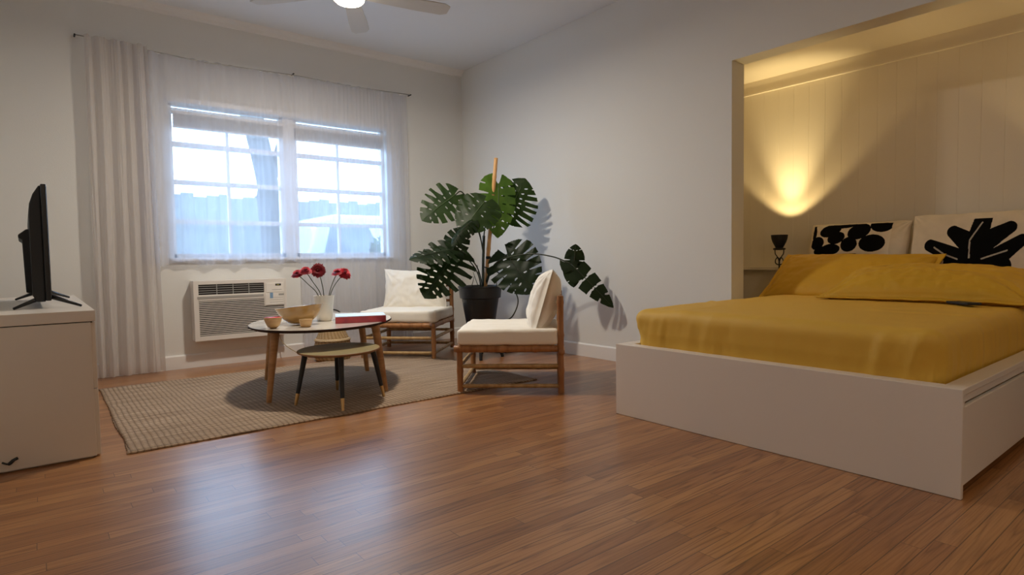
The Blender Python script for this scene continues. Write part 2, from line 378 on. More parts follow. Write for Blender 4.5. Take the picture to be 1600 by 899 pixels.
# a parked van behind the right-hand sash
car = thing('parked_car', (4.7, 9.6, -.3), 'pale parked car seen faintly through the right window sash', 'car')
prof = [(-1.9, .35), (-2.0, .9), (-1.9, 1.18), (-1.55, 1.22), (-1.35, 1.78), (-1.1, 1.86), (.55, 1.86), (.85, 1.76), (1.35, 1.25), (2.05, 1.08), (2.2, .8), (2.15, .35)]
MB().prism([(x, z) for x, z in prof], 1, -.85, .85).build('car_body', mat('car_paint', (.42, .45, .47), .3, coat=.6), car, bevel=.06, seg=3)
gl = mat('car_glass', (.10, .12, .14), .1)
for a, b in (((-1.3, 1.25), (-.35, 1.25)), ((-.25, 1.25), (.9, 1.25))):
    MB().prism([a, b, (b[0] - .25, 1.7), (a[0] + .12, 1.7)], 1, -.862, -.84).build('car_window', gl, car)
for x in (-1.25, 1.4): MB().tube([(x, -.88, .34), (x, -.62, .34)], .34, 28).build('wheel', BLACKM, car, smooth=True, angle=40)
# leaning tree
bark = mat('bark', (.075, .07, .06), .9, bump=1, bscale=30, bdist=.02)
tr = thing('street_tree', (2.45, 8.0, -.3), 'leaning tree trunk standing outside the left window sash', 'tree')
MB().tube(spline([(.06, 0, 0), (.03, 0, .9), (-.05, 0, 2.1), (-.24, 0, 3.2), (-.35, 0, 4.6)]), [.19] * 12 + [.16] * 12 + [.13] * 12 + [.1] * 13, 16).build('trunk', bark, tr, smooth=True)
MB().tube(spline([(-.05, 0, 2.1), (.25, .1, 2.9), (.7, .2, 3.9)]), .07, 12).build('branch', bark, tr, smooth=True)
lm = mat('foliage', (.05, .10, .03), .7)
q = MB(); rnd = random.Random(3)
for i in range(1500):
    c = Vector((rnd.gauss(0, .9), rnd.gauss(0, .8), 4.9 + rnd.gauss(0, .5))); a = Vector((rnd.gauss(0, 1), rnd.gauss(0, 1), rnd.gauss(0, 1))).normalized() * .09
    b = a.cross(Vector((rnd.random(), rnd.random(), rnd.random() + .1))).normalized() * .045
    q.add([c - a, c + b, c + a, c - b], [(0, 1, 2, 3)])
q.build('foliage', lm, tr)
sh = thing('garden_shrub', (3.95, 7.1, -.3), 'leafy shrub outside the lower right of the window', 'shrub')
q = MB()
for i in range(2600):
    d = Vector((rnd.gauss(0, 1), rnd.gauss(0, 1), rnd.gauss(0, 1))).normalized() * rnd.uniform(.75, 1)
    c = Vector((d.x * .75, d.y * .5, .85 + d.z * .75)); a = Vector((rnd.gauss(0, 1), rnd.gauss(0, 1), rnd.gauss(0, 1))).normalized() * .06
    b = a.cross(Vector((rnd.random(), rnd.random(), rnd.random() + .1))).normalized() * .03
    q.add([c - a, c + b, c + a, c - b], [(0, 1, 2, 3)])
q.build('foliage', lm, sh); MB().tube([(0, 0, 0), (0, 0, .8)], .05).build('stem', bark, sh)

# ------------------------------------------------------------------ curtains and blinds
rod = MB(); rod.tube([(.30, YW - .05, 2.512), (.72, YW - .05, 2.492), (1.15, YW - .05, 2.475), (1.864, YW - .05, 2.498), (2.45, YW - .05, 2.488), (3.02, YW - .05, 2.508)], .0045, 8)
ro = thing('curtain_rod', (1.7, YW - .05, 2.49), 'thin grey curtain wire strung above the whole window', 'curtain rod')
o = rod.build('wire', mat('rod_grey', (.42, .41, .39), .4, metal=.5), ro, smooth=True); o.location = (-1.7, -(YW - .05), -2.49)
for x, z in ((.30, 2.512), (1.864, 2.51), (3.03, 2.508)):
    MB().tube([(x - 1.7, .055, z - 2.49), (x - 1.7, -.006, z - 2.49)], .006, 8).build('hook', BLACKM, ro)
def curtain(name, x0, x1, z0, z1, folds, m, label, seed, yoff=.05, amp=.018, wavy=.0, bx0=None, bx1=None, edge=()):
    nu, nv = 300, 44; vs = []; rr = random.Random(seed); bx0 = x0 if bx0 is None else bx0; bx1 = x1 if bx1 is None else bx1
    for j in range(nv + 1):
        t = j / nv; z = lerp(z1, z0, t)
        for i in range(nu + 1):
            u = i / nu; x = lerp(lerp(x0, x1, u), lerp(bx0, bx1, u), t)
            ph = folds * (u + .13 * nz(u * 3.1, seed, t * .25)) * 2 * pi
            a = amp * (.35 + 1.1 * abs(nz(u * 7 + 9, seed * 3.1, t * .8))) * (.75 + .5 * t)
            for e, wd, st in edge: a += amp * st * math.exp(-((u - e) / wd) ** 2)
            y = YW - yoff - abs(a) * sin(ph) - .006 * nz(u * 40, t * 4, seed)
            if y > YW - .022: y = YW - .022
            zz = z + (wavy * sin(ph * .5 + 1) * t ** 8) + (.004 * sin(u * folds * 9) * (1 - t) ** 20)
            vs.append((x - (x0 + x1) / 2, y - (YW - yoff), zz - z0))
    fs = [(j * (nu + 1) + i, j * (nu + 1) + i + 1, (j + 1) * (nu + 1) + i + 1, (j + 1) * (nu + 1) + i) for j in range(nv) for i in range(nu)]
    me = bpy.data.meshes.new(name); me.from_pydata(vs, [], fs)
    o = link(name, me, None, m, True); o.location = ((x0 + x1) / 2, YW - yoff, z0); tag(o, label, 'curtain'); return o
curtain('window_curtain', .352, .745, .012, 2.515, 5, SHEER2, 'floor-length off-white curtain gathered at the far left of the window', 3, yoff=.085, amp=.034, bx0=.345, bx1=.775)
curtain('window_curtain', .66, 1.872, .845, 2.485, 9, SHEER, 'short sheer curtain across the left window sash, its hem above the air conditioner', 5, amp=.012, wavy=.016, edge=((0.06, .07, 1.2),))
curtain('window_curtain', 1.862, 2.985, .03, 2.495, 8, SHEER, 'long sheer curtain over the right window sash falling behind the chair', 8, yoff=.052, amp=.010, bx0=1.88, bx1=3.0, edge=((.96, .05, 1.6),))
bl = mat('blind_slat', (.62, .62, .60), .5)
for k, (x0, x1, lab) in enumerate(((.91, 1.78, 'raised pale blind bunched at the top of the left window sash'), (1.88, 2.75, 'raised pale blind bunched at the top of the right window sash'))):
    b = thing('window_blind', ((x0 + x1) / 2, YW + .035, 1.943), lab, 'blind', 'raised window blinds'); hw = (x1 - x0) / 2
    MB().box(-hw, hw, -.018, .018, .108, .135).build('headrail', TRIM, b, bevel=.002)
    q = MB()
    for i in range(13): q.box(-hw + .01, hw - .01, -.020 + .002 * (i % 2), .020, .018 + i * .0068, .018 + i * .0068 + .0045)
    tag(q.build('slats', bl, b), 'thin stacked slats', kind='stuff')
    MB().box(-hw + .005, hw - .005, -.02, .02, 0, .014).build('bottom_rail', TRIM, b, bevel=.002)

# ------------------------------------------------------------------ wall air conditioner
ac = thing('air_conditioner', (1.35, YW, .222), 'off-white room air conditioner set in the wall under the window', 'air conditioner')
AW, AH, AD = .365, .487, -.125
MB().box(-AW, AW, AD + .02, -.0005, 0, AH).build('casing', PLASTIC, ac, bevel=.006)
fr = MB()  # front bezel made as bars round the openings
def abox(mb, u0, u1, v0, v1, d0, d1, mi=0): mb.box(-AW + u0 * 2 * AW, -AW + u1 * 2 * AW, AD - d1, AD - d0, AH * (1 - v1), AH * (1 - v0), mi)
for (u0, u1, v0, v1) in ((0, .05, 0, 1), (.97, 1, 0, 1), (.05, .97, 0, .065), (.05, .97, .92, 1), (.05, .745, .235, .335), (.745, .97, .065, .47), (.745, .765, .47, .48)): abox(fr, u0, u1, v0, v1, -.025, 0)
fr.build('front_bezel', PLASTIC, ac, bevel=.002)
g = MB(); abox(g, .04, .98, .05, .93, -.024, -.018); g.build('grille_backing', mat('grille_shadow', (.02, .014, .014), .7), ac)
g = MB()
for i in range(19):
    v = .345 + i * .0305; abox(g, .05, .745 if v < .465 else .97, v, v + .0135, -.018, -.002)
g.build('intake_grille', PLASTIC, ac)
g = MB()
for i in range(4): abox(g, .05, .745, .088 + i * .037, .088 + i * .037 + .009, -.014, -.005)
for u in (.235, .405, .575): abox(g, u, u + .006, .065, .235, -.012, -.004)
g.build('louvre', mat('louvre_grey', (.42, .41, .40), .5), ac)
g = MB(); abox(g, .035, .735, .262, .302, -.001, .003); g.build('filter_strip', GREYP, ac)
pn = MB(); abox(pn, .765, .965, .075, .24, -.001, .004); abox(pn, .755, .965, .25, .46, -.001, .005); pn.build('control_panel', mat('panel_white', (.80, .77, .73), .4), ac, bevel=.001)
g = MB(); abox(g, .87, .935, .09, .125, .0035, .0055); g.build('display', DARKP, ac)
g = MB(); abox(g, .885, .915, .10, .115, .005, .006); g.build('display_digits', mat('digits', (.35, .33, .1), .5), ac)
g = MB(); abox(g, .83, .94, .19, .197, .0035, .0045); abox(g, .905, .965, .265, .30, .0045, .0055)
for i in range(3): abox(g, .80 + .0, .96, .33 + i * .04, .335 + i * .04, .0045, .0052)
g.build('panel_text', GREYP, ac)
g = MB(); abox(g, .805, .84, .245, .345, .005, .006); g.build('sticker', mat('blue_sticker', (.22, .36, .55), .5), ac)

cord = MB(); cord.tube(spline([(1.66, YW - .05, .235), (1.672, 5.36, .17), (1.695, 5.30, .118), (1.74, 5.17, .07), (1.80, 5.03, .02), (1.87, 4.97, .022)]), .0042, 8)
tag(cord.build('power_cord', mat('beige_cord', (.42, .34, .22), .5), None, smooth=True), 'thin beige power cord drooping from the air conditioner to the basket', 'cord')

# ------------------------------------------------------------------ ceiling fan with light
fan = thing('ceiling_fan', (1.715, 3.84, ZC), 'white five-blade ceiling fan with a lit round light', 'ceiling fan')
FZ = 2.60 - ZC
MB().lathe([(0, 0), (.07, 0), (.075, -.02), (.06, -.05), (.02, -.06), (0, -.06)][::-1]).build('canopy', TRIM, fan, smooth=True)
MB().tube([(0, 0, -.05), (0, 0, FZ + .09)], .012).build('downrod', TRIM, fan, smooth=True)
MB().lathe([(0, FZ + .10), (.05, FZ + .098), (.105, FZ + .07), (.115, FZ + .03), (.11, FZ + .0), (.10, FZ - .005), (0, FZ - .005)][::-1]).build('motor_housing', TRIM, fan, smooth=True)
MB().lathe([(.098, 0), (.098, -.012), (.085, -.024), (.05, -.032), (0, -.035)][::-1], (0, 0, FZ - .005)).build('light_diffuser', emit_mat('lit_diffuser', (1, .86, .66), FAN_EMIT), fan, smooth=True)
bm_ = mat('blade_grey', (.60, .58, .55), .5)
for k in range(5):
    a = radians(-13 + 72 * k); L = .70
    vs = []; n = 14
    for i in range(n + 1):
        t = i / n; x = lerp(.09, L, t); hw = lerp(.045, .066, min(1, t * 1.6))
        if t > .93: hw *= math.sqrt(max(.25, 1 - ((t - .93) / .07) ** 2 * .6))
        for y_, zt in ((-hw, 0), (hw, 0), (hw, .007), (-hw, .007)):
            z = FZ + .03 + zt + y_ * -.17
            vs.append((x * cos(a) - y_ * sin(a), x * sin(a) + y_ * cos(a), z))
    fs = [(i * 4 + j, i * 4 + (j + 1) % 4, (i + 1) * 4 + (j + 1) % 4, (i + 1) * 4 + j) for i in range(n) for j in range(4)] + [(0, 1, 2, 3), (n * 4 + 3, n * 4 + 2, n * 4 + 1, n * 4)]
    MB().add(vs, fs).build('fan_blade', bm_, fan)
fl = area('fan_lamp', (1.715, 3.84, 2.60 - .045), (0, 0, 0), .19, .19, FAN_W, (1, .90, .76), shape='DISK')

# added unseen light behind the camera, warming the bed front and floor
rl = thing('added_ceiling_light', (.9, -1.6, ZC), 'added round flush fill light behind the camera', 'ceiling light')
MB().lathe([(0, 0), (.17, 0), (.17, -.03), (.155, -.035), (0, -.035)][::-1]).build('rim', TRIM, rl, smooth=True, angle=40)
MB().lathe([(.15, -.034), (.14, -.06), (.09, -.085), (0, -.095)][::-1]).build('light_diffuser', emit_mat('fill_light_glass', (1, .78, .52), 5), rl, smooth=True)
area('fill_lamp', (.9, -1.6, ZC - .11), (0, 0, 0), .28, .28, FILL_W, (1, .84, .64), shape='DISK')

# ------------------------------------------------------------------ dresser and television
dr = thing('dresser', (-.06, 4.06, 0), 'long low white dresser along the left wall under the television', 'dresser')
dx0, dx1, dy0, dy1 = -.27, .262, -.872, .87
MB().box(dx0, dx1 - .018, dy0 + .001, dy1, .008, .600).box(dx0 + .02, dx1 - .03, dy0 + .02, dy1 - .02, 0, .01).build('carcass', DRESS, dr, bevel=.0015)
MB().box(dx0, dx1, dy0, dy1, .604, .652).build('top_panel', DRESS, dr, bevel=.002)
MB().box(dx0 + .01, dx1 - .012, dy0 + .01, dy1 - .01, .598, .605).build('shadow_gap', BLACKM, dr)
for i in range(3):
    for j in range(2):
        MB().box(dx1 - .018, dx1 - .001, dy0 + .02 + i * .57, dy0 + .585 + i * .57, .008 + j * .297, .302 + j * .297).build('drawer', DRESS, dr, bevel=.002)
MB().tube(spline([(-.135 + .06, dy0 + .0, .048), (-.115 + .06, dy0 - .006, .040), (-.098 + .06, dy0 - .003, .052), (-.085 + .06, dy0 + .001, .057)]), [.004] * 12 + [.007] * 12 + [.006] * 13, 8).build('cable_stub', BLACKM, dr, smooth=True)
tv = thing('television', (.030, 4.0, .652), 'black flat-screen television seen edge-on on the white dresser', 'television', rz=radians(.6))
MB().box(.003, .024, -.49, .49, .035, .575).build('screen_panel', BLACK, tv, bevel=.004)
MB().prism([(-.03, .03), (.004, .03), (.004, .572), (-.004, .568), (-.026, .53), (-.040, .485), (-.044, .43), (-.044, .06)], 1, -.46, .46).build('back_cover', BLACKM, tv, bevel=.006)
MB().prism([(-.03, .06), (-.066, .07), (-.072, .325), (-.086, .335), (-.086, .348), (-.055, .375), (-.03, .375)], 1, -.30, .30).build('electronics_housing', BLACKM, tv, bevel=.004)
MB().box(.0245, .0255, -.48, .48, .05, .565).build('display', mat('screen', (.004, .004, .005), .1), tv)
for s in (-1, 1):
    q = MB(); yy = s * .42
    for sx in (-1, 1):
        q.tube([(.01, yy, .062), (.01 + sx * .02, yy + s * .005, .05), (.01 + sx * .125, yy + s * .07, .0055)], [.013, .012, .0055], 8)
    q.build('tv_foot', BLACK, tv, smooth=True)

# ------------------------------------------------------------------ rug
nx, ny = 150, 108; rx0, rx1, ry0, ry1 = .315, 2.71, 3.135, 4.89; vs = []
for side in (1, 0):
    for j in range(ny + 1):
        for i in range(nx + 1):
            u, v = i / nx, j / ny
            x = lerp(rx0, rx1, u); y = lerp(ry0, ry1, v)
            e = min(u * (rx1 - rx0), (1 - u) * (rx1 - rx0), v * (ry1 - ry0), (1 - v) * (ry1 - ry0))
            k = max(0, 1 - e / .05)
            x += k * .008 * nz(y * 30, 1, 0) + .012 * nz(y * 2.5, 7) * (1 - u); y += k * .006 * nz(x * 30, 5, 0) + .010 * nz(x * 2, 3)
            x -= (1 - u) * .02 * (1 - v)
            z = (.0115 + .0012 * nz(x * 6, y * 6, 1) - .004 * max(0, 1 - e / .012)) if side else .0005
            vs.append((x - 1.5, y - 4, z))
N = (nx + 1) * (ny + 1); fs = []
for j in range(ny):
    for i in range(nx):
        a = j * (nx + 1) + i; q4 = (a, a + 1, a + nx + 2, a + nx + 1); fs.append(q4); fs.append(tuple(N + t for t in q4[::-1]))
for i in range(nx): fs.append((i + 1, i, N + i, N + i + 1)); a = ny * (nx + 1) + i; fs.append((a, a + 1, N + a + 1, N + a))
for j in range(ny): a = j * (nx + 1); fs.append((a, a + nx + 1, N + a + nx + 1, N + a)); a += nx; fs.append((a + nx + 1, a, N + a, N + a + nx + 1))
me = bpy.data.meshes.new('area_rug'); me.from_pydata(vs, [], fs); rug = link('area_rug', me, None, RUG, True); rug.location = (1.5, 4, 0)
tag(rug, 'large braided jute rug lying under the tables and chairs', 'rug')
RZ = .012

# ------------------------------------------------------------------ tables
def ellipse_top(rx, ry, ang, z0, z1, m_top, m_edge, root, name='tabletop', n=96):
    q = MB(); ca, sa = cos(ang), sin(ang)
    def ring(k, z): return [(k * rx * cos(t) * ca - k * ry * sin(t) * sa, k * rx * cos(t) * sa + k * ry * sin(t) * ca, z) for t in [2 * pi * i / n for i in range(n)]]
    g = .004 / rx
    v = ring(1 - 6 * g, z0) + ring(1, lerp(z0, z1, .5)) + ring(1, z1 - .0015) + ring(1 - g, z1)
    fs = [tuple(range(n))[::-1], tuple(range(3 * n, 4 * n))]
    for k in range(3): fs += [(k * n + i, k * n + (i + 1) % n, (k + 1) * n + (i + 1) % n, (k + 1) * n + i) for i in range(n)]
    q.add(v, fs); q.mi = [1, 0] + [1] * (3 * n)
    return q.build(name, [m_top, m_edge], root)
LAM = wood('pale_laminate', (.90, .88, .83), (.84, .79, .70), .14, scale=(1.2, 14, 1), coat=.6, bump=.02)
ct = thing('coffee_table', (1.517, 3.96, RZ), 'large oval coffee table with pale top and splayed wooden legs', 'table')
ellipse_top(.60, .452, radians(57), .421, .440, LAM, mat('dark_edge', (.035, .016, .010), .75, spec=.2), ct)
legs = ((1.063, 3.678), (1.267, 4.413), (1.732, 3.484), (1.954, 4.233))
for (lx, ly) in legs:
    fx, fy = lx - 1.517, ly - 3.96
    q = MB(); q.tube([(fx * .86, fy * .86, .424), (fx, fy, 0)], [.027, .016], 16); q.build('leg', OAK, ct, smooth=True, angle=50)
q = MB(); q.box(-.26, .26, -.015, .015, .398, .4245); q.box(-.015, .015, -.26, .26, .398, .4245); q.build('underframe', OAK, ct)
st = thing('side_table', (1.413, 3.445, RZ), 'small low round table with pale top and black brass-tipped legs', 'table')
LAM2 = wood('maple_top', (.52, .44, .24), (.42, .34, .17), .3, scale=(1.5, 16, 1), coat=.5, bump=.02)
ellipse_top(.262, .238, radians(53), .296, .314, LAM2, mat('wood_edge', (.26, .13, .05), .45), st)
BRASS = mat('brass_tip', (.70, .48, .22), .3, metal=.9)
for (lx, ly) in ((1.163, 3.504), (1.318, 3.186), (1.656, 3.36), (1.512, 3.737)):
    fx, fy = lx - 1.413, ly - 3.445; a = Vector((fx * .76, fy * .76, .296)); b = Vector((fx, fy, 0)); c = a.lerp(b, .77)
    l = MB().tube([a, c], [.0165, .0115], 16).build('leg', BLACKM, st, smooth=True, angle=50)
    MB().tube([c, a.lerp(b, .985), b], [.0117, .0088, .0085], 16).build('ferrule', BRASS, l, smooth=True, angle=50)

# ------------------------------------------------------------------ things on the coffee table
TZ = RZ + .440
va = thing('flower_vase', (1.515, 3.925, TZ), 'white ceramic vase holding the red flowers', 'vase')
MB().lathe([(0, 0), (.044, 0), (.049, .004), (.055, .06), (.062, .13), (.067, .170), (.064, .170), (.058, .125), (.050, .05), (.046, .012), (0, .012)], n=48).build('vase_body', mat('vase_white', (.80, .77, .70), .35), va, smooth=True, angle=60)
REDP = mat('petal_red', (.26, .004, .016), .6, color2=(.16, .002, .010), vscale=60)
REDP2 = mat('petal_bright', (.50, .008, .028), .55, color2=(.34, .004, .016), vscale=60)
STG = mat('flower_stem', (.035, .05, .02), .5)
def gerbera(stem, normal, r, m, label, layers=4):
    base = Vector(stem[0]); f = thing('gerbera', base, label, 'flower', 'red gerberas in the vase')
    sp = spline([Vector(s) - base for s in stem], 10); MB().tube(sp, .0028, 8).build('stem', STG, f, smooth=True)
    top = sp[-1]; nrm = Vector(normal).normalized(); ax = nrm.cross(Vector((.1, .3, 1))).normalized(); ay = nrm.cross(ax)
    q = MB(); rr = random.Random(int(r * 1e5) + int(base.x * 1e4))
    for L in range(layers):
        n = 26 - L * 3; rl = r * (1 - .17 * L)
        for i in range(n):
            a = 2 * pi * (i + .5 * (L % 2)) / n + rr.uniform(-.05, .05); rl2 = rl * rr.uniform(.9, 1.05); wd = rl * .135; lift = (.10 + .22 * L) * r
            d = cos(a) * ax + sin(a) * ay; s = -sin(a) * ax + cos(a) * ay; pts = []
            for t, wv in ((.12, .4), (.45, .9), (.8, 1), (1, .35)):
                h = nrm * (lift * t * (1.2 - .5 * t) + r * .05 - r * .16 * t * t * (1 if L < 2 else 0))
                pts += [top + d * rl2 * t + s * wd * wv + h, top + d * rl2 * t - s * wd * wv + h]
            q.add(pts, [(k * 2, k * 2 + 1, k * 2 + 3, k * 2 + 2) for k in range(3)])
    q.build('petals', m, f)
    c = MB(); c.lathe([(.22 * r, 0), (.20 * r, .12 * r), (.1 * r, .2 * r), (0, .22 * r)], n=16)
    o = c.build('flower_centre', mat('centre_dark', (.13, .004, .012), .8), f, smooth=True); o.matrix_local = Matrix.Translation(top + nrm * r * .3) @ nrm.to_track_quat('Z', 'Y').to_matrix().to_4x4()
    c = MB(); c.lathe([(0, -.3 * r), (.12 * r, -.22 * r), (.3 * r, 0)], n=14); o = c.build('calyx', STG, f, smooth=True); o.matrix_local = Matrix.Translation(top) @ nrm.to_track_quat('Z', 'Y').to_matrix().to_4x4()
    return f
vz = TZ + .015
gerbera([(1.495, 3.93, vz), (1.478, 3.93, TZ + .17), (1.41, 3.94, TZ + .255), (1.352, 3.95, TZ + .315)], (-.45, -.35, 1), .044, REDP2, 'red gerbera leaning farthest left out of the white vase')
gerbera([(1.50, 3.91, vz), (1.49, 3.91, TZ + .17), (1.43, 3.90, TZ + .27), (1.388, 3.90, TZ + .335)], (-.15, -.45, .9), .044, REDP2, 'red gerbera second from the left, tilting toward the left edge')
gerbera([(1.515, 3.92, vz), (1.512, 3.92, TZ + .17), (1.500, 3.92, TZ + .26), (1.478, 3.92, TZ + .338)], (-.45, -.85, .15), .052, REDP, 'dark red gerbera facing forward in the middle of the vase')
gerbera([(1.525, 3.91, vz), (1.545, 3.91, TZ + .17), (1.575, 3.91, TZ + .26), (1.612, 3.92, TZ + .318)], (-.35, -.2, 1), .044, REDP2, 'red gerbera tilting upward, second from the right')
gerbera([(1.53, 3.93, vz), (1.562, 3.93, TZ + .17), (1.60, 3.92, TZ + .25), (1.655, 3.91, TZ + .312)], (.15, -.75, .65), .052, REDP2, 'red gerbera leaning farthest right out of the vase')
# wide dark bowl, patterned inside
bw = thing('serving_bowl', (1.318, 3.815, TZ), 'wide golden wooden bowl with black and white pattern inside', 'bowl')
def bowl_mesh(R, H, rb, t=.006, n=64, flat=.45):
    out = [(rb * .2, 0), (rb, 0)] + [(lerp(rb, R, (i / 10) ** flat), H * (i / 10)) for i in range(1, 11)]
    inn = [(max(0, lerp(rb * .2, R - t, (i / 10) ** flat)), lerp(t * 1.5, H, i / 10)) for i in range(10, -1, -1)] + [(0, t * 1.5)]
    return [(0, 0)] + out, inn
o_, i_ = bowl_mesh(.152, .112, .022, flat=.40)
GOLD = wood('golden_wood', (.34, .19, .05), (.46, .28, .09), .3, coat=.5)
bb = MB().lathe(o_ + [i_[0]], n=64, sy=.62).build('bowl_shell', GOLD, bw, smooth=True, angle=60)
pm = bpy.data.materials.new('bowl_pattern'); pm.use_nodes = True; nt = pm.node_tree; b = nt.nodes['Principled BSDF']; tc = nd(nt, 'ShaderNodeTexCoord')
vo = nd(nt, 'ShaderNodeTexVoronoi'); vo.inputs['Scale'].default_value = 16; vo.inputs['Randomness'].default_value = .8
nt.links.new(tc.outputs['Object'], vo.inputs['Vector']); sx_ = nd(nt, 'ShaderNodeSeparateColor'); nt.links.new(vo.outputs['Color'], sx_.inputs[0])
mx = nd(nt, 'ShaderNodeMix', data_type='RGBA'); nt.links.new(mth(nt, 'GREATER_THAN', sx_.outputs[0], .55), mx.inputs[0]); mx.inputs[6].default_value = (.75, .73, .68, 1); mx.inputs[7].default_value = (.012, .01, .02, 1)
nt.links.new(mx.outputs[2], b.inputs['Base Color']); b.inputs['Roughness'].default_value = .25
MB().lathe([(r * .998, z + .0005) for r, z in i_], n=64, sy=.62).build('bowl_lining', pm, bw, smooth=True)
bw.rotation_euler = (Matrix.Rotation(radians(-40), 3, 'Z') @ Matrix.Rotation(radians(-6), 3, 'Y') @ Matrix.Rotation(radians(-1), 3, 'X')).to_euler(); bw.location.z += .004
def small_bowl(loc, R, H, rb, mo, mi_, label):
    b = thing('small_bowl', loc, label, 'bowl'); o_, i_ = bowl_mesh(R, H, rb, .004)
    MB().lathe(o_ + [i_[0]], n=40).build('bowl_shell', mo, b, smooth=True, angle=60); MB().lathe([(r * .998, z + .0004) for r, z in i_], n=40).build('bowl_lining', mi_, b, smooth=True); return b
WOODB = wood('turned_wood', (.42, .24, .09), (.56, .36, .16), .4)
small_bowl((1.113, 3.71, TZ), .053, .066, .016, WOODB, mat('red_lacquer', (.70, .02, .02), .25), 'small wooden bowl lacquered red inside, near the left table edge')
small_bowl((1.285, 3.635, TZ), .040, .047, .024, WOODB, wood('inner_wood', (.42, .26, .11), (.52, .34, .16), .5), 'tiny plain wooden bowl in front of the wide bowl')
bk = thing('book', (1.675, 3.715, TZ), 'thick hardback book with red spine and pale blue cover', 'book', rz=radians(-22))
bw_, bd_ = .158, .115
MB().box(-bw_, bw_, -bd_ + .003, bd_ - .004, .004, .040).build('pages', mat('paper', (.72, .70, .64), .8), bk)
MB().box(-bw_, bw_, -bd_, bd_, .040, .044).box(-bw_, bw_, -bd_, bd_, 0, .004).build('cover', mat('cover_blue', (.50, .64, .80), .35, color2=(.70, .80, .86), vscale=9), bk, bevel=.001)
MB().box(-bw_, bw_, -bd_ - .003, -bd_ + .001, 0, .040).build('spine', mat('spine_red', (.42, .045, .05), .45, color2=(.30, .03, .05), vscale=25), bk, bevel=.001)

# woven basket on the rug behind the tables
def woven(name, c1, c2, zs=90, rs=26):
    m = bpy.data.materials.new(name); m.use_nodes = True; nt = m.node_tree; b = nt.nodes['Principled BSDF']
    tc = nd(nt, 'ShaderNodeTexCoord'); sp = nd(nt, 'ShaderNodeSeparateXYZ'); nt.links.new(tc.outputs['Object'], sp.inputs[0])
    an = mth(nt, 'ARCTAN2', sp.outputs[1], sp.outputs[0])
    s1 = mth(nt, 'SINE', mth(nt, 'MULTIPLY', sp.outputs[2], zs * 6)); s2 = mth(nt, 'SINE', mth(nt, 'ADD', mth(nt, 'MULTIPLY', an, rs), mth(nt, 'MULTIPLY', sp.outputs[2], 60)))
    h = mth(nt, 'MULTIPLY', mth(nt, 'ADD', s1, 1.2), mth(nt, 'ADD', s2, 1.6))
    mr = nd(nt, 'ShaderNodeMapRange'); mr.inputs[2].default_value = 4; nt.links.new(h, mr.inputs[0])
    mx = nd(nt, 'ShaderNodeMix', data_type='RGBA'); nt.links.new(mr.outputs[0], mx.inputs[0]); mx.inputs[6].default_value = (*c1, 1); mx.inputs[7].default_value = (*c2, 1)
    nt.links.new(mx.outputs[2], b.inputs['Base Color']); b.inputs['Roughness'].default_value = .8
    bp = nd(nt, 'ShaderNodeBump'); bp.inputs['Distance'].default_value = .003; nt.links.new(mr.outputs[0], bp.inputs['Height']); nt.links.new(bp.outputs[0], b.inputs['Normal']); return m
ba = thing('woven_basket', (1.985, 4.87, 0), 'woven straw basket with dark handle behind the coffee table', 'basket')
ba.location.z = .0
ba.location = (1.99, 4.99, 0)
MB().lathe([(0, 0), (.138, 0), (.152, .025), (.158, .07), (.154, .12), (.146, .16), (.132, .20), (.112, .245), (.098, .30), (.088, .345), (.083, .345), (.092, .30), (.106, .24), (.13, .16), (.14, .06), (0, .02)]).build('basket_body', woven('straw', (.30, .18, .07), (.56, .40, .22)), ba, smooth=True)
MB().lathe([(.138, .168), (.152, .172), (.153, .180), (.136, .192)]).build('woven_rim', woven('straw_rim', (.40, .27, .13), (.66, .50, .31), rs=60), ba, smooth=True)
MB().tube(spline([(-.088, 0, .325), (-.075, 0, .40), (-.03, 0, .43), (.03, 0, .43), (.075, 0, .40), (.088, 0, .325)]), .006, 10).build('handle', BLACKM, ba, smooth=True)

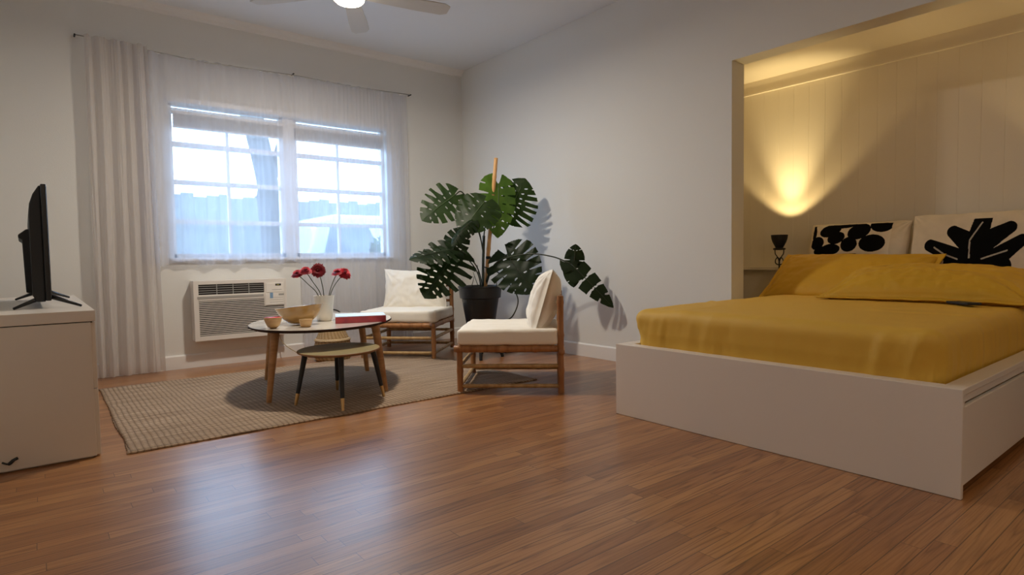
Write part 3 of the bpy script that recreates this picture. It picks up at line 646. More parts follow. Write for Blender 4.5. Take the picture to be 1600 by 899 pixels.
# ------------------------------------------------------------------ bamboo chairs
def cane(mb, a, b, r, n=12):
    a, b = Vector(a), Vector(b); L = (b - a).length; k = max(2, int(L / .02)); pts = []; rad = []
    for i in range(k + 1):
        s = i / k; pts.append(a.lerp(b, s)); d = (s * L * 1.0 + .07) % .21
        rad.append(r * (1.13 if d < .02 else 1 - .04 * sin(pi * d / .21)))
    mb.tube(pts, rad, n)
def chair(loc, rz, label):
    c = thing('bamboo_chair', loc, label, 'chair', 'low bamboo lounge chairs', rz)
    for sx, sy in ((1, 1), (1, -1)):
        q = MB(); cane(q, (sx * .32, sy * .315, 0), (sx * .32, sy * .315, .262), .020); q.build('leg', BAMB, c, smooth=True, angle=60)
        q = MB(); cane(q, (-.32, sy * .315, 0), (-.32, sy * .315, .612), .021); q.build('back_post', BAMB, c, smooth=True, angle=60)
    for sy in (1, -1):
        q = MB(); cane(q, (-.305, sy * .315, .281), (.355, sy * .315, .281), .023); q.build('seat_rail', BAMB, c, smooth=True)
        for z in (.172, .045):
            q = MB(); cane(q, (-.305, sy * .315, z), (.305, sy * .315, z), .0135); q.build('stretcher', BAMBL, c, smooth=True)
    for sx in (1, -1):
        q = MB(); cane(q, (sx * .325, -.335, .281 if sx > 0 else .26), (sx * .325, .335, .281 if sx > 0 else .26), .021); q.build('seat_rail', BAMB, c, smooth=True)
        for z in (.172, .045):
            q = MB(); cane(q, (sx * .32, -.30, z), (sx * .32, .30, z), .0135); q.build('stretcher', BAMBL, c, smooth=True)
    for y_ in (-.2, -.1, 0, .1, .2):
        q = MB(); cane(q, (-.28, y_, .287), (.28, y_, .287), .011); q.build('seat_slat', BAMB, c, smooth=True)
    for z in (.365, .45, .535, .595):
        q = MB(); cane(q, (-.32, -.30, z), (-.32, .30, z), .0135); q.build('back_rail', BAMB, c, smooth=True)
    return c
def soft_box(name, hx, hy, hz, r, m, amp=.004, ns=9, seed=0, n=(36, 36, 6), top=.0):
    """rounded cushion block with softly wrinkled faces, resting on z=0"""
    bm = bmesh.new(); vs = {}
    def P(i, j, k):
        key = (i, j, k)
        if key not in vs:
            p = Vector((lerp(-hx, hx, i / n[0]), lerp(-hy, hy, j / n[1]), lerp(-hz, hz, k / n[2])))
            c = Vector((max(-hx + r, min(hx - r, p.x)), max(-hy + r, min(hy - r, p.y)), max(-hz + r, min(hz - r, p.z)))); d = p - c
            if d.length > 1e-9: p = c + d.normalized() * r if d.length > r * .999 or True else p
            if d.length > 1e-9: nn = d.normalized()
            else: nn = Vector((0, 0, 1))
            w_ = nz(p.x * ns + seed, p.y * ns, p.z * ns + seed * 2) + .5 * nz(p.x * ns * 2.3, p.y * ns * 2.3 + seed, p.z * ns)
            p = p + nn * amp * w_
            p.z += top * (1 - (p.x / hx) ** 2) * (1 - (p.y / hy) ** 2) * (1 if k == n[2] else 0)
            vs[key] = bm.verts.new(p + Vector((0, 0, hz)))
        return vs[key]
    for i in range(n[0]):
        for j in range(n[1]):
            for k, fl in ((0, 1), (n[2], 0)):
                q = [P(i, j, k), P(i + 1, j, k), P(i + 1, j + 1, k), P(i, j + 1, k)]; bm.faces.new(q[::-1] if fl else q)
    for i in range(n[0]):
        for k in range(n[2]):
            bm.faces.new([P(i, 0, k), P(i + 1, 0, k), P(i + 1, 0, k + 1), P(i, 0, k + 1)]); bm.faces.new([P(i, n[1], k + 1), P(i + 1, n[1], k + 1), P(i + 1, n[1], k), P(i, n[1], k)])
    for j in range(n[1]):
        for k in range(n[2]):
            bm.faces.new([P(0, j, k + 1), P(0, j + 1, k + 1), P(0, j + 1, k), P(0, j, k)]); bm.faces.new([P(n[0], j, k), P(n[0], j + 1, k), P(n[0], j + 1, k + 1), P(n[0], j, k + 1)])
    me = bpy.data.meshes.new(name); bm.to_mesh(me); bm.free(); return link(name, me, None, m, True)
def pillow(name, hw, hh, T, m, seed=0, nu=64, nv=48, pinch=.035, flange=0, wr=.012, paint=None, pw=.42, sag=0, pleat=1.2):
    """pillow standing in its local XZ plane, centre at origin; front faces -Y. paint(x,z)->slot"""
    vs = []; mats = []
    def pt(u, v, s):
        x = hw * u * (1 - pinch * (1 - v * v)) ; z = hh * v * (1 - pinch * 1.2 * (1 - u * u))
        fu, fv = abs(u), abs(v)
        if flange: fu = min(1, fu / (1 - flange / hw)); fv = min(1, fv / (1 - flange / hh))
        k = max(0, (1 - fu ** 2.2) * (1 - fv ** 2.2)) ** pw
        t = T * k
        e = (1 - k)
        t += wr * k * (nz(x * 9 + seed, z * 9, s) + .6 * nz(x * 22, z * 22 + seed, s)) + wr * 1.6 * e * k * abs(nz(x * 26 + seed, z * 26, s))
        for su in (-1, 1):
            for sv in (-1, 1):
                du, dv = (su - u) * hw, (sv - v) * hh; rr_ = math.hypot(du, dv); ph_ = math.atan2(abs(dv), abs(du) + 1e-6)
                t += pleat * wr * k ** .5 * math.exp(-rr_ / .13) * sin(ph_ * 15 + seed + su * 1.7 + sv * 2.9) * min(1, rr_ / .05)
        yo = .004 * s + (0 if not flange else .008 * nz(x * 8, z * 8, seed) * (1 - k))
        x += .006 * nz(z * 14, seed, 1) * (abs(u) ** 6); z += .006 * nz(x * 14, seed, 2) * abs(v) ** 6
        return (x, -s * t * .5 * 1.0 + (yo if k < .02 else 0) + sag * (u * u), z)
    W = nu + 1
    for s in (1, -1):
        for j in range(nv + 1):
            for i in range(nu + 1):
                uu = 2 * i / nu - 1; vv = 2 * j / nv - 1
                uu = math.copysign(abs(uu) ** .9, uu) if uu else 0; vv = math.copysign(abs(vv) ** .9, vv) if vv else 0
                vs.append(pt(uu, vv, s))
    N = W * (nv + 1); fs = []; mi = []
    for j in range(nv):
        for i in range(nu):
            a = j * W + i; f = (a, a + 1, a + W + 1, a + W); fs.append(f)
            cx = sum(vs[t][0] for t in f) / 4; cz = sum(vs[t][2] for t in f) / 4
            mi.append(paint(cx / hw, cz / hh) if paint else 0); fs.append(tuple(N + t for t in f[::-1])); mi.append(0)
    for i in range(nu): fs += [(i + 1, i, N + i, N + i + 1), (nv * W + i, nv * W + i + 1, N + nv * W + i + 1, N + nv * W + i)]; mi += [0, 0]
    for j in range(nv): fs += [(j * W, (j + 1) * W, N + (j + 1) * W, N + j * W), ((j + 1) * W + nu, j * W + nu, N + j * W + nu, N + (j + 1) * W + nu)]; mi += [0, 0]
    me = bpy.data.meshes.new(name); me.from_pydata(vs, [], fs); me.polygons.foreach_set('material_index', mi); return link(name, me, None, m, True)

def chair_set(cx, cy, ang, z, lab, lab_s, lab_p, seed, pang=8, px=-.165, pz=.535, hw=.29):
    chair((cx, cy, z), ang, lab)
    s = soft_box('seat_cushion', .320, .335, .050, .018, CREAM, amp=.005, seed=seed, top=.004)
    s.location = (cx + .015 * cos(ang), cy + .015 * sin(ang), z + .3055); s.rotation_euler = (0, 0, ang); tag(s, lab_s, 'cushion', 'cream seat cushions')
    p = pillow('back_pillow', hw, .212, .20, CREAM, seed=seed, wr=.024, pinch=.09, pw=.38, pleat=1.0)
    # front (-Y) turned to the chair's facing direction, leaning back on the posts
    p.matrix_world = Matrix.Translation((cx, cy, z)) @ Matrix.Rotation(ang, 4, 'Z') @ Matrix.Translation((px, 0, pz)) @ Matrix.Rotation(radians(-pang), 4, 'Y') @ Matrix.Rotation(radians(90), 4, 'Z')
    tag(p, lab_p, 'pillow', 'cream back pillows'); return p
A1 = math.atan2(.43, -.47)      # facing of the nearer chair
chair_set(2.538, 3.177, radians(137.5), 0, 'low bamboo chair seen side-on at the near edge of the rug', 'cream seat cushion on the side-on bamboo chair', 'plump cream pillow on edge against the side-on chair back', 2, pang=17, px=-.215, pz=.565, hw=.30)
chair_set(2.645, 4.815, radians(223), RZ, 'low bamboo chair facing the tables beside the window curtain', 'cream seat cushion on the bamboo chair beside the curtain', 'cream pillow on the chair beside the curtain, behind a big leaf', 11, pang=13, px=-.205, pz=.552, hw=.32)

# ------------------------------------------------------------------ plant
PX, PY = 3.0, 4.2
ps = thing('plant_stand', (PX, PY, 0), 'black four-legged plant stand under the black pot', 'plant stand')
for a in (45, 135, 225, 315):
    a = radians(a + 8); MB().tube([(.11 * cos(a), .11 * sin(a), .285), (.185 * cos(a), .185 * sin(a), 0)], [.016, .013], 12).build('leg', BLACKM, ps, smooth=True, angle=60)
MB().lathe([(0, .268), (.135, .268), (.14, .274), (.14, .286), (0, .286)]).build('tray', BLACKM, ps)
mo = thing('potted_monstera', (PX, PY, .286), 'tall swiss cheese plant with split leaves in black pot', 'plant')
MB().lathe([(0, 0), (.118, 0), (.124, .006), (.160, .225), (.176, .232), (.186, .318), (.191, .322), (.191, .334), (.182, .334), (.172, .29), (.168, .29), (0, .29)], n=56).build('pot', POT, mo, smooth=True, angle=40)
MB().lathe([(.170, .292), (.1, .30), (.04, .31), (0, .31)], n=32).build('soil', SOIL, mo, smooth=True)
q = MB(); cane(q, (.035, -.025, .29), (.154, -.055, 1.432), .0175, 14); q.build('support_stake', STAKE, mo, smooth=True)
MB().lathe([(.021, -.012), (.024, 0), (.021, .012)], (.068, -.036, .575), n=18).build('stake_tie', BLACKM, mo, smooth=True)
O = Vector((PX, PY, .286))
def V(*a): return Vector(a) - O
def leaf(base, tip, normal, wf=.95, m=LEAFD, droop=.10, fold=.12, twist=0, slit=1.0, seed=0, rin=.42, curl=0, lobes=6, res=(104, 104), petiole=None, pr=.0055):
    base, tip = V(*base), V(*tip); L = (tip - base).length; X = (tip - base).normalized(); N = Vector(normal); N = (N - X * N.dot(X)).normalized(); Yv = N.cross(X)
    nu, nv = res; rr = random.Random(seed)
    u = np.linspace(-.22, 1.02, nu); v = np.linspace(-.62, .62, nv); Ug, Vg = np.meshgrid(u, v, indexing='ij')
    xp = [-.23, -.19, -.13, -.05, .05, .2, .38, .56, .72, .85, .94, .99, 1.02]; yp = [-.05, .20, .34, .43, .485, .50, .48, .425, .335, .22, .12, .035, -.02]
    us = [.015 + .83 * (i + .5) / lobes + rr.uniform(-.015, .015) for i in range(lobes)]
    off = [(rr.uniform(.75, 1.25), rr.uniform(-.06, .10)) for _ in range(2 * lobes)]
    def F(U, Vv):
        a = np.abs(Vv) ; sd = (Vv > 0).astype(int)
        w_ = np.interp(U, xp, yp) * wf
        d = (a - w_) * .8
        # sinus where the stalk joins
        s = .012 + .26 * np.clip(-U - .01, 0, 1) ** .8
        d = np.maximum(d, np.where(U < .0, (s - a), -1))
        sl = -.42 + 1.35 * np.clip(U, -.2, 1); u0 = (U + .42 * a - .12 * a * a) / (1 + 1.15 * a)
        wid = np.maximum(np.interp(U, xp, yp) * wf, .05)
        for i, uc in enumerate(us):
            for side in (0, 1):
                k, ro = off[i * 2 + side]
                r0 = (rin + ro) * .46 * wf * (1.05 - .5 * abs(uc - .35))
                hw = slit * k * (.008 + .030 * np.clip((a - r0) / .3, 0, 1))
                dd = np.maximum(np.abs(u0 - uc) * (1 + 1.15 * a) * .85 - hw, (r0 - a))
                d = np.maximum(d, np.where(sd == side, -dd, -1))
                # oval holes near the midrib
                if .03 < uc < .8:
                    hc = r0 * .52; e = np.hypot((u0 - uc - .012) / .011, (a - hc) / .046) - (1 if k > .8 else .0)
                    d = np.maximum(d, np.where(sd == side, -e * .02, -1))
        return d
    d = F(Ug, Vg); h = .002
    gu = (F(Ug + h, Vg) - F(Ug - h, Vg)) / (2 * h); gv = (F(Ug, Vg + h) - F(Ug, Vg - h)) / (2 * h); g2 = np.maximum(gu ** 2 + gv ** 2, .05)
    cell = 1.24 / nu * .75; near = (d > 0) & (d < cell * 1.2)
    U2 = np.where(near, Ug - d * gu / g2, Ug); V2 = np.where(near, Vg - d * gv / g2, Vg)
    ok = d < cell * 1.2
    idx = -np.ones((nu, nv), int); vs = []; fs = []
    keep = ok[:-1, :-1] & ok[1:, :-1] & ok[1:, 1:] & ok[:-1, 1:]
    cen = (d[:-1, :-1] + d[1:, :-1] + d[1:, 1:] + d[:-1, 1:]) / 4; keep &= cen < cell * .25
    def vid(i, j):
        if idx[i, j] < 0:
            a, b = float(U2[i, j]), float(V2[i, j])
            ab = abs(b); sg = 1 if b > 0 else -1
            z = -droop * max(0, a) ** 2 - fold * ab * .6 - .9 * fold * ab * ab + .012 * sin(a * 24 + ab * 16) * ab * 2 + .02 * nz(a * 3 + seed, b * 3, seed)
            z += .05 * min(0, a) 
            bb = b; aa = a
            if twist: ang = twist * a; z, bb = z * cos(ang) + b * sin(ang), b * cos(ang) - z * sin(ang)
            if curl: aa = a; ang = curl * ab; bb = sg * sin(ang) / max(curl, 1e-3) if ab > 1e-4 else b; z -= (1 - cos(ang)) / curl
            idx[i, j] = len(vs); vs.append(base + L * (aa * X + bb * Yv + z * N))
        return int(idx[i, j])
    for i in range(nu - 1):
        for j in range(nv - 1):
            if keep[i, j]: fs.append((vid(i, j), vid(i + 1, j), vid(i + 1, j + 1), vid(i, j + 1)))
    me = bpy.data.meshes.new('leaf'); me.from_pydata([tuple(x) for x in vs], [], fs); o = link('leaf', me, mo, m, True)
    mid = [base + L * (t * X + (-droop * t * t + .004) * N) for t in [.94 * q / 13 for q in range(14)]]
    MB().tube(mid, [lerp(.0042, .001, i / 13) for i in range(14)], 6).build('midrib', VEIN if m is not LEAFD else STEM, o, smooth=True)
    if petiole:
        MB().tube(spline([V(*p) for p in petiole] + [base], 10), pr, 8).build('petiole', STEM, mo, smooth=True)
    return o
CN = (-.62, -.78, .12)   # roughly toward the room
leaf((2.86, 4.35, 1.405), (2.53, 4.34, 1.20), (-.55, -.80, .35), 1.0, LEAFM, .12, .10, seed=1, slit=1.5, rin=.38, petiole=[(3.03, 4.19, .60), (3.03, 4.20, .95), (2.99, 4.27, 1.27), (2.92, 4.33, 1.43)])
leaf((2.955, 4.05, 1.325), (2.70, 4.03, 1.10), (-.45, -.75, .55), 1.12, LEAFM, .22, .14, seed=2, slit=.7, rin=.62, petiole=[(3.02, 4.19, .60), (3.03, 4.19, .95), (3.02, 4.12, 1.22)])
leaf((2.80, 4.02, 1.16), (2.57, 3.97, 1.03), (-.3, -.55, .9), .62, LEAFD, .35, .35, seed=9, curl=3.0, slit=1.2, petiole=[(3.02, 4.18, .62), (3.0, 4.14, .88), (2.9, 4.07, 1.08)])
leaf((3.17, 4.14, 1.50), (3.09, 4.03, 1.04), (-.25, -.9, .25), .72, LEAFL, .10, .16, seed=3, slit=.8, rin=.55, petiole=[(3.06, 4.2, .66), (3.12, 4.2, 1.05), (3.18, 4.2, 1.38)])
leaf((3.30, 4.18, 1.235), (3.405, 4.06, 1.555), (-.68, -.72, .05), 1.34, LEAFM, .06, .05, seed=4, slit=.9, lobes=8, petiole=[(3.06, 4.2, .64), (3.12, 4.22, .95), (3.2, 4.24, 1.15)])
leaf((2.72, 4.17, .895), (2.415, 4.14, .555), (-.50, -.80, .30), 1.02, LEAFD, .06, .08, seed=5, slit=1.4, rin=.38, lobes=7, petiole=[(3.0, 4.18, .60), (2.95, 4.17, .74), (2.84, 4.18, .87)])
leaf((2.68, 4.13, .93), (2.30, 4.16, .885), (-.2, -.45, .95), .85, LEAFD, .10, .22, seed=6, slit=1.5, lobes=6, petiole=[(3.01, 4.17, .60), (2.93, 4.14, .78), (2.80, 4.13, .90)])
leaf((2.685, 4.12, .95), (2.72, 4.02, 1.10), (-.6, -.75, -.1), 1.2, LEAFD, .1, .3, seed=7, slit=1.5, lobes=4)
leaf((3.125, 3.98, .885), (3.20, 3.72, .565), (-.66, -.72, .05), 1.12, LEAFD, .04, .05, seed=8, slit=.9, lobes=6, petiole=[(3.03, 4.18, .60), (3.05, 4.13, .73), (3.09, 4.04, .83)])
leaf((3.365, 3.455, .80), (3.515, 3.14, .47), (-.74, -.62, .35), .40, LEAFD, .14, .30, seed=12, slit=1.6, rin=.25, lobes=4, petiole=[(3.04, 4.17, .62), (3.07, 4.05, .82), (3.2, 3.8, .885), (3.3, 3.6, .86)])
leaf((3.395, 3.45, .80), (3.385, 3.42, .955), (-.74, -.66, .05), 1.05, LEAFD, .1, .22, seed=13, slit=.9, lobes=2)
leaf((3.38, 3.46, .79), (3.36, 3.42, .615), (-.70, -.70, .1), .85, LEAFD, .1, .2, seed=14, slit=.9, lobes=2)
# woody stem, aerial roots
MB().tube(spline([V(3.03, 4.20, .585), V(3.035, 4.195, .85), V(3.05, 4.20, 1.05)]), .012, 10).build('main_stem', STEM, mo, smooth=True)
MB().tube(spline([V(3.03, 4.17, .78), V(3.08, 4.05, .735), V(3.15, 3.94, .60), V(3.18, 3.905, .49), V(3.16, 3.96, .36), V(3.10, 4.03, .31)]), .0055, 8).build('aerial_root', STEM, mo, smooth=True)
for a, b in (((2.99, 4.2, .59), (2.93, 4.2, .74)), ((3.0, 4.19, .59), (2.96, 4.18, .80)), ((3.12, 4.12, .60), (3.10, 4.1, .70)), ((2.9, 4.2, .58), (2.94, 4.2, .70))):
    MB().tube([V(*a), V(*b)], [.004, .0025], 6).build('twig', STEM, mo)
tag(MB().tube(spline([(3.05, 4.62, .006), (3.19, 4.48, .006), (3.26, 4.22, .006), (3.42, 4.22, .006), (3.52, 4.40, .006), (3.60, 4.7, .006)]), .0045, 8).build('floor_cable', BLACKM, None, smooth=True), 'thin black cable curled on the floor behind the near chair', 'cable')

# ------------------------------------------------------------------ bed
BX0, BX1, BY0, BY1, BZ = 2.440, 4.56, .617, 2.166, .381
bed = thing('storage_bed', ((BX0 + BX1) / 2, (BY0 + BY1) / 2, 0), 'white storage bed frame with drawer side standing in the alcove', 'bed')
hx, hy = (BX1 - BX0) / 2, (BY1 - BY0) / 2
MB().box(-hx, -hx + .022, -hy, hy, 0, BZ).build('footboard', WHITE, bed, bevel=.0025)
MB().box(-hx, -hx + .012, -hy - .0, hy, 0, .001).build('felt_strip', BLACKM, bed)
MB().box(-hx + .022, hx, -hy + .002, -hy + .07, BZ - .022, BZ).box(-hx + .022, hx, -hy + .012, -hy + .07, BZ - .055, BZ - .022).build('side_rail', WHITE, bed, bevel=.002)
MB().box(-hx + .022, hx, hy - .07, hy - .002, .05, BZ).build('side_rail', WHITE, bed, bevel=.002)
MB().box(-hx + .022, -hx + .07, -hy + .07, hy - .07, .05, BZ).build('foot_rail', WHITE, bed, bevel=.002)
MB().box(hx - .02, hx, -hy + .07, hy - .07, .02, .46).build('headboard_panel', WHITE, bed, bevel=.003)
MB().box(-hx + .07, hx - .02, -hy + .07, hy - .07, .20, .225).build('slatted_base', OAK, bed)
for i in range(2):
    x0 = -hx + .026 + i * 1.04; d = MB().box(x0, x0 + 1.03, -hy + .003, -hy + .021, .042, .318).build('drawer', WHITE, bed, bevel=.0025)
    MB().box(x0 + .01, x0 + 1.02, -hy + .021, -hy + .45, .05, .19).build('drawer_box', WHITE, d)
def mattress():
    x0, x1, y0, y1, z0, z1 = 2.492, 4.52, .692, 2.098, .226, .572
    hx, hy, hz = (x1 - x0) / 2, (y1 - y0) / 2, (z1 - z0) / 2; cx, cy, cz = (x0 + x1) / 2, (y0 + y1) / 2, (z0 + z1) / 2
    n = (150, 120, 26); r = .062; bm = bmesh.new(); vs = {}
    def P(i, j, k):
        key = (i, j, k)
        if key in vs: return vs[key]
        p = Vector((lerp(-hx, hx, i / n[0]), lerp(-hy, hy, j / n[1]), lerp(-hz, hz, k / n[2]))); c = Vector([max(-h + r, min(h - r, a)) for a, h in zip(p, (hx, hy, hz))]); d = p - c
        nn = d.normalized() if d.length > 1e-9 else Vector((0, 0, 1))
        if d.length > 1e-9:
            m_ = max(abs(d.x), abs(d.y), abs(d.z)); p = c + nn * m_ if m_ > 0 else p
        wx, wy, wz = p.x + cx, p.y + cy, p.z + cz
        side = max(0, 1 - abs(nn.z)); h = min(1, max(0, (wz - .37) / .15))
        # top: long soft creases; sides: hanging tucks, sharper toward the foot corners
        w_ = .0045 * nz(wx * 2.2, wy * 5, 1) * (1 - side) + .002 * nz(wx * 9, wy * 14, 3)
        cr_ = -abs(nz(wx * 1.2 + 4, wy * 2.4, 9)) ; w_ += .010 * (1 - side) * max(0, 1 - abs(nz(wx * 1.3, wy * 1.1 + wx * .6, 5)) * 18)*.6
        t = wy if abs(nn.x) > abs(nn.y) else wx
        cn = 1.9 * math.exp(-((wy - y0) / .26) ** 2) + .9 * math.exp(-((wy - y1 + .28) / .26) ** 2) if abs(nn.x) > abs(nn.y) else .8
        tuck = nz(t * 17 + (wz - .45) * 5, 2.5, wz * 2) + .6 * nz(t * 36 + wz * 7, 1.5, wz * 3)
        w_ += side * (.0012 + .007 * cn) * tuck
        # sheet tightened inward at the bottom
        p = p + nn * w_
        low = max(0, (.44 - wz) / .07); low = min(low, 1)
        p.x += (.014 * low if nn.x < -.3 else 0); p.y += .010 * low * (1 if nn.y < -.3 else -1 if nn.y > .3 else 0)
        # pulled-in foot corners
        for sy, yy in ((-1, y0), (1, y1)):
            q = math.exp(-(((wx - x0) / .07) ** 2 + ((wy - yy) / .07) ** 2)); f = q * max(0, 1 - abs(wz - .43) / .1)
            p.x += .016 * f * (1 + nz(wz * 40, wy * 20, 2)); p.y += -sy * .014 * f
        p.z += .010 * (1 - (p.x / hx) ** 2) * (1 - (p.y / hy) ** 2) if k == n[2] else 0
        vs[key] = bm.verts.new(p + Vector((0, 0, hz))); return vs[key]
    for i in range(n[0]):
        for j in range(n[1]):
            for k, fl in ((0, 1), (n[2], 0)):
                q = [P(i, j, k), P(i + 1, j, k), P(i + 1, j + 1, k), P(i, j + 1, k)]; bm.faces.new(q[::-1] if fl else q)
    for i in range(n[0]):
        for k in range(n[2]):
            bm.faces.new([P(i, 0, k), P(i + 1, 0, k), P(i + 1, 0, k + 1), P(i, 0, k + 1)]); bm.faces.new([P(i, n[1], k + 1), P(i + 1, n[1], k + 1), P(i + 1, n[1], k), P(i, n[1], k)])
    for j in range(n[1]):
        for k in range(n[2]):
            bm.faces.new([P(0, j, k + 1), P(0, j + 1, k + 1), P(0, j + 1, k), P(0, j, k)]); bm.faces.new([P(n[0], j, k), P(n[0], j + 1, k), P(n[0], j + 1, k + 1), P(n[0], j, k + 1)])
    me = bpy.data.meshes.new('mattress'); bm.to_mesh(me); bm.free(); o = link('mattress', me, None, SHEET, True); o.location = (cx, cy, z0)
    tag(o, 'mattress in a tight mustard yellow fitted sheet on the white bed', 'mattress'); return o
mattress()

# printed shams
def ell(x, z, cx, cz, a, b, rot=0):
    c, s = cos(radians(rot)), sin(radians(rot)); dx, dz = x - cx, z - cz
    return ((dx * c + dz * s) / a) ** 2 + ((-dx * s + dz * c) / b) ** 2 < 1
PEB = [(.49, .12, .03, .09, 10), (.545, .245, .07, .068, 0), (.66, .12, .105, .068, 12), (.73, .20, .083, .063, 15), (.69, .315, .095, .055, 0), (.80, .055, .13, .045, 5), (.86, .27, .075, .075, 0),
       (.935, .14, .105, .08, 22), (1.065, .262, .115, .085, 0), (1.13, .07, .105, .085, 0), (.60, .33, .08, .05, 0), (.52, .45, .1, .08, 0), (.70, .46, .09, .06, 0), (.90, .44, .1, .08, 10), (1.10, .44, .1, .07, 0), (.56, .58, .09, .05, 0), (.8, .58, .12, .05, 0), (1.02, .57, .1, .05, 0)]
def paint_left(u, v):
    x = .445 + (u + 1) / 2 * .917; z = .030 + (1 - v) / 2 * .663      # crop units
    if not (.483 < x < 1.215 and .058 < z < .64): return 0
    for e in PEB:
        if ell(x, z, e[0], e[1], e[2], e[3], -e[4]): return 2
    return 1
def cap(x, z, a, b, r0, r1):
    dx, dz = b[0] - a[0], b[1] - a[1]; t = max(0, min(1, ((x - a[0]) * dx + (z - a[1]) * dz) / (dx * dx + dz * dz)))
    return math.hypot(x - a[0] - t * dx, z - a[1] - t * dz) - lerp(r0, r1, t)
def paint_right(u, v):
    x = .105 + (u + 1) / 2 * 1.08; z = .045 + (1 - v) / 2 * .65
    for pts in (((.705, .155), (.625, .30)), ((.625, .30), (.632, .44)), ((.34, .35), (.43, .41)), ((.43, .41), (.54, .45)), ((.91, .385), (.73, .45))):
        if cap(x, z, pts[0], pts[1], .006, .006) < 0: return 3
    if z < .118 or z > .62: return 0
    d = min(cap(x, z, (.715, .08), (.66, .45), .068, .09), cap(x, z, (.485, .225), (.62, .32), .052, .085), cap(x, z, (.30, .33), (.56, .445), .050, .075),
            cap(x, z, (.915, .20), (.72, .33), .050, .09), cap(x, z, (1.01, .30), (.80, .47), .045, .085), cap(x, z, (.5, .47), (.88, .50), .07, .07), cap(x, z, (.66, .4), (.66, .60), .08, .05))
    return 2 if d < 0 else 0
SM = [LINEN, PRINTW, PRINTB, PRINTG]
def stand(o, loc, yaw, lean, roll=0):
    """local -Y front turned to face -X, top leaning toward +X"""
    o.matrix_world = Matrix.Translation(loc) @ Matrix.Rotation(radians(yaw), 4, 'Z') @ Matrix.Rotation(radians(-90), 4, 'Z') @ Matrix.Rotation(radians(-lean), 4, 'X') @ Matrix.Rotation(radians(roll), 4, 'Y')
o = pillow('sham_pillow', .328, .245, .14, SM, seed=21, nu=260, nv=190, paint=paint_left, wr=.006, pinch=.02, pw=.36); stand(o, (4.53, 1.785, .83), 0, 16)
tag(o, 'linen pillow printed with black pebble shapes leaning at the alcove wall', 'pillow')
o = pillow('sham_pillow', .345, .255, .15, SM, seed=31, nu=300, nv=220, paint=paint_right, wr=.006, pinch=.02, pw=.36); stand(o, (4.50, 1.095, .845), 0, 16)
tag(o, 'linen pillow printed with a black branching leaf shape, right of the pebble pillow', 'pillow')
o = pillow('bed_pillow', .50, .26, .19, PCASE, seed=41, nu=130, nv=80, flange=.03, wr=.016, pinch=.02, pleat=1.3); stand(o, (4.20, 1.72, .685), 0, 53, 1)
tag(o, 'mustard yellow pillow lying sloped against the pebble pillow', 'pillow')
o = pillow('bed_pillow', .50, .28, .225, PCASE, seed=57, nu=140, nv=90, flange=.03, wr=.026, pinch=.055, pleat=1.6); stand(o, (3.93, 1.165, .658), 4, 76, 0)
tag(o, 'mustard yellow pillow lying flat in front, nearest the foot of the bed', 'pillow')
ph = MB().box(-.035, .035, -.075, .075, 0, .012).build('remote_control', BLACKM, None, bevel=.003); ph.location = (3.630, .925, .5865); ph.rotation_euler = (0, 0, radians(-40))
tag(ph, 'black remote control peeking out under the front yellow pillow', 'remote control')

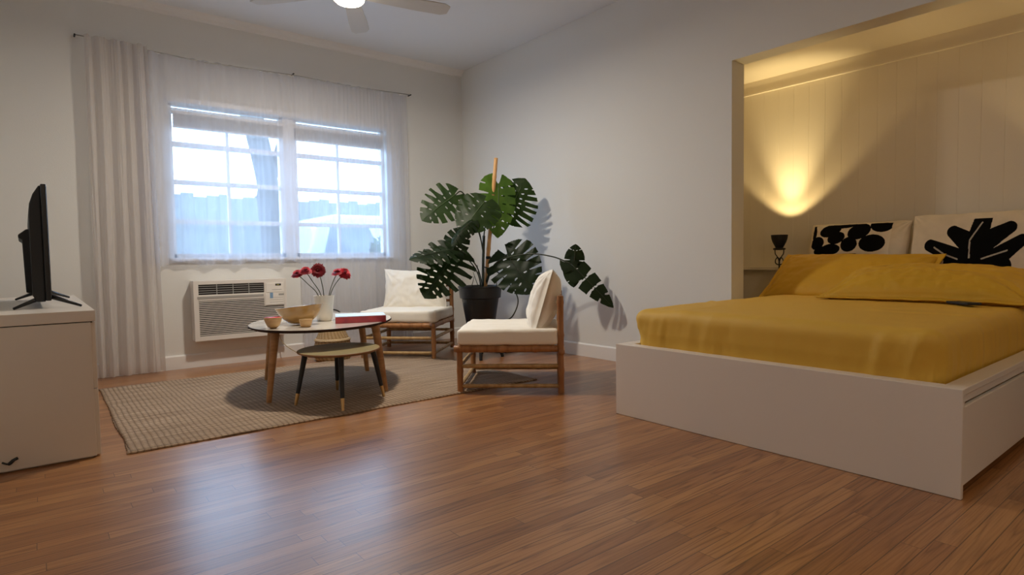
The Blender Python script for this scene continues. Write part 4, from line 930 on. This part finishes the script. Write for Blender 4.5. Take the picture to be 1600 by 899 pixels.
# ------------------------------------------------------------------ bedside lamps on small stands
def bedside(y, lab_n, lab_l):
    ns = thing('nightstand', (4.40, y, 0), lab_n, 'nightstand', 'nightstands beside the bed')
    MB().box(-.18, .18, -.17, .17, .47, .49).build('top', WHITE, ns, bevel=.002)
    for sx in (-1, 1):
        for sy in (-1, 1): MB().box(sx * .16 - .015, sx * .16 + .015, sy * .15 - .015, sy * .15 + .015, 0, .47).build('leg', WHITE, ns)
    la = thing('uplight_lamp', (4.555, y, .49), lab_l, 'lamp', 'black uplight lamps by the bed')
    h = 1.002 - .49
    MB().lathe([(0, 0), (.055, 0), (.055, .008), (.012, .016), (0, .016)]).build('base', BLACKM, la, smooth=True, angle=40)
    MB().tube([(0, 0, .01), (0, 0, h - .18)], .006).build('pole', BLACKM, la, smooth=True)
    b = MB()
    for s in (-1, 1):
        b.tube(spline([(0, 0, h - .235), (0, s * .028, h - .222), (0, s * .030, h - .195), (0, s * .012, h - .175), (0, s * .004, h - .20)], 8), .0045, 6)
        b.tube(spline([(0, s * .004, h - .195), (0, s * .02, h - .165), (0, s * .033, h - .145), (0, s * .036, h - .105)], 8), .0045, 6)
    b.build('bracket', BLACKM, la, smooth=True)
    MB().lathe([(.020, h - .118), (.044, h - .116), (.046, h - .104), (.026, h - .100)]).build('collar', BLACKM, la, smooth=True)
    MB().lathe([(0, h - .104), (.024, h - .104), (.030, h - .095), (.050, h - .055), (.058, h - .03), (.062, h), (.058, h), (.054, h - .028), (.044, h - .055), (.022, h - .09), (0, h - .092)]).build('lamp_shade', BLACKM, la, smooth=True, angle=50)
    MB().lathe([(0, h - .085), (.018, h - .08), (.022, h - .065), (.012, h - .052), (0, h - .048)]).build('bulb', emit_mat('warm_bulb', (1, .62, .22), 6), la, smooth=True)
    l = bpy.data.lights.new('uplight', 'SPOT'); l.energy = LAMP_W; l.color = (1, .72, .31); l.spot_size = radians(94); l.spot_blend = .3; l.shadow_soft_size = .02
    lo = bpy.data.objects.new('uplight', l); COL.objects.link(lo); lo.location = (4.555, y, 1.002 - .04); lo.rotation_euler = (pi, radians(0), 0)
    l = bpy.data.lights.new('uplight_beam', 'SPOT'); l.energy = BEAM_W; l.color = (1, .76, .36); l.spot_size = radians(50); l.spot_blend = 1; l.shadow_soft_size = .02
    lo = bpy.data.objects.new('uplight_beam', l); COL.objects.link(lo); lo.location = (4.555, y, 1.002 - .04); lo.rotation_euler = (pi, radians(9), 0)
    return la
bedside(2.352, 'small white nightstand hidden between the bed and the alcove jamb', 'black funnel-shaped uplight lamp glowing beside the pebble pillow')
bedside(.36, 'small white nightstand at the right side of the bed', 'black funnel-shaped uplight lamp at the right side of the bed')
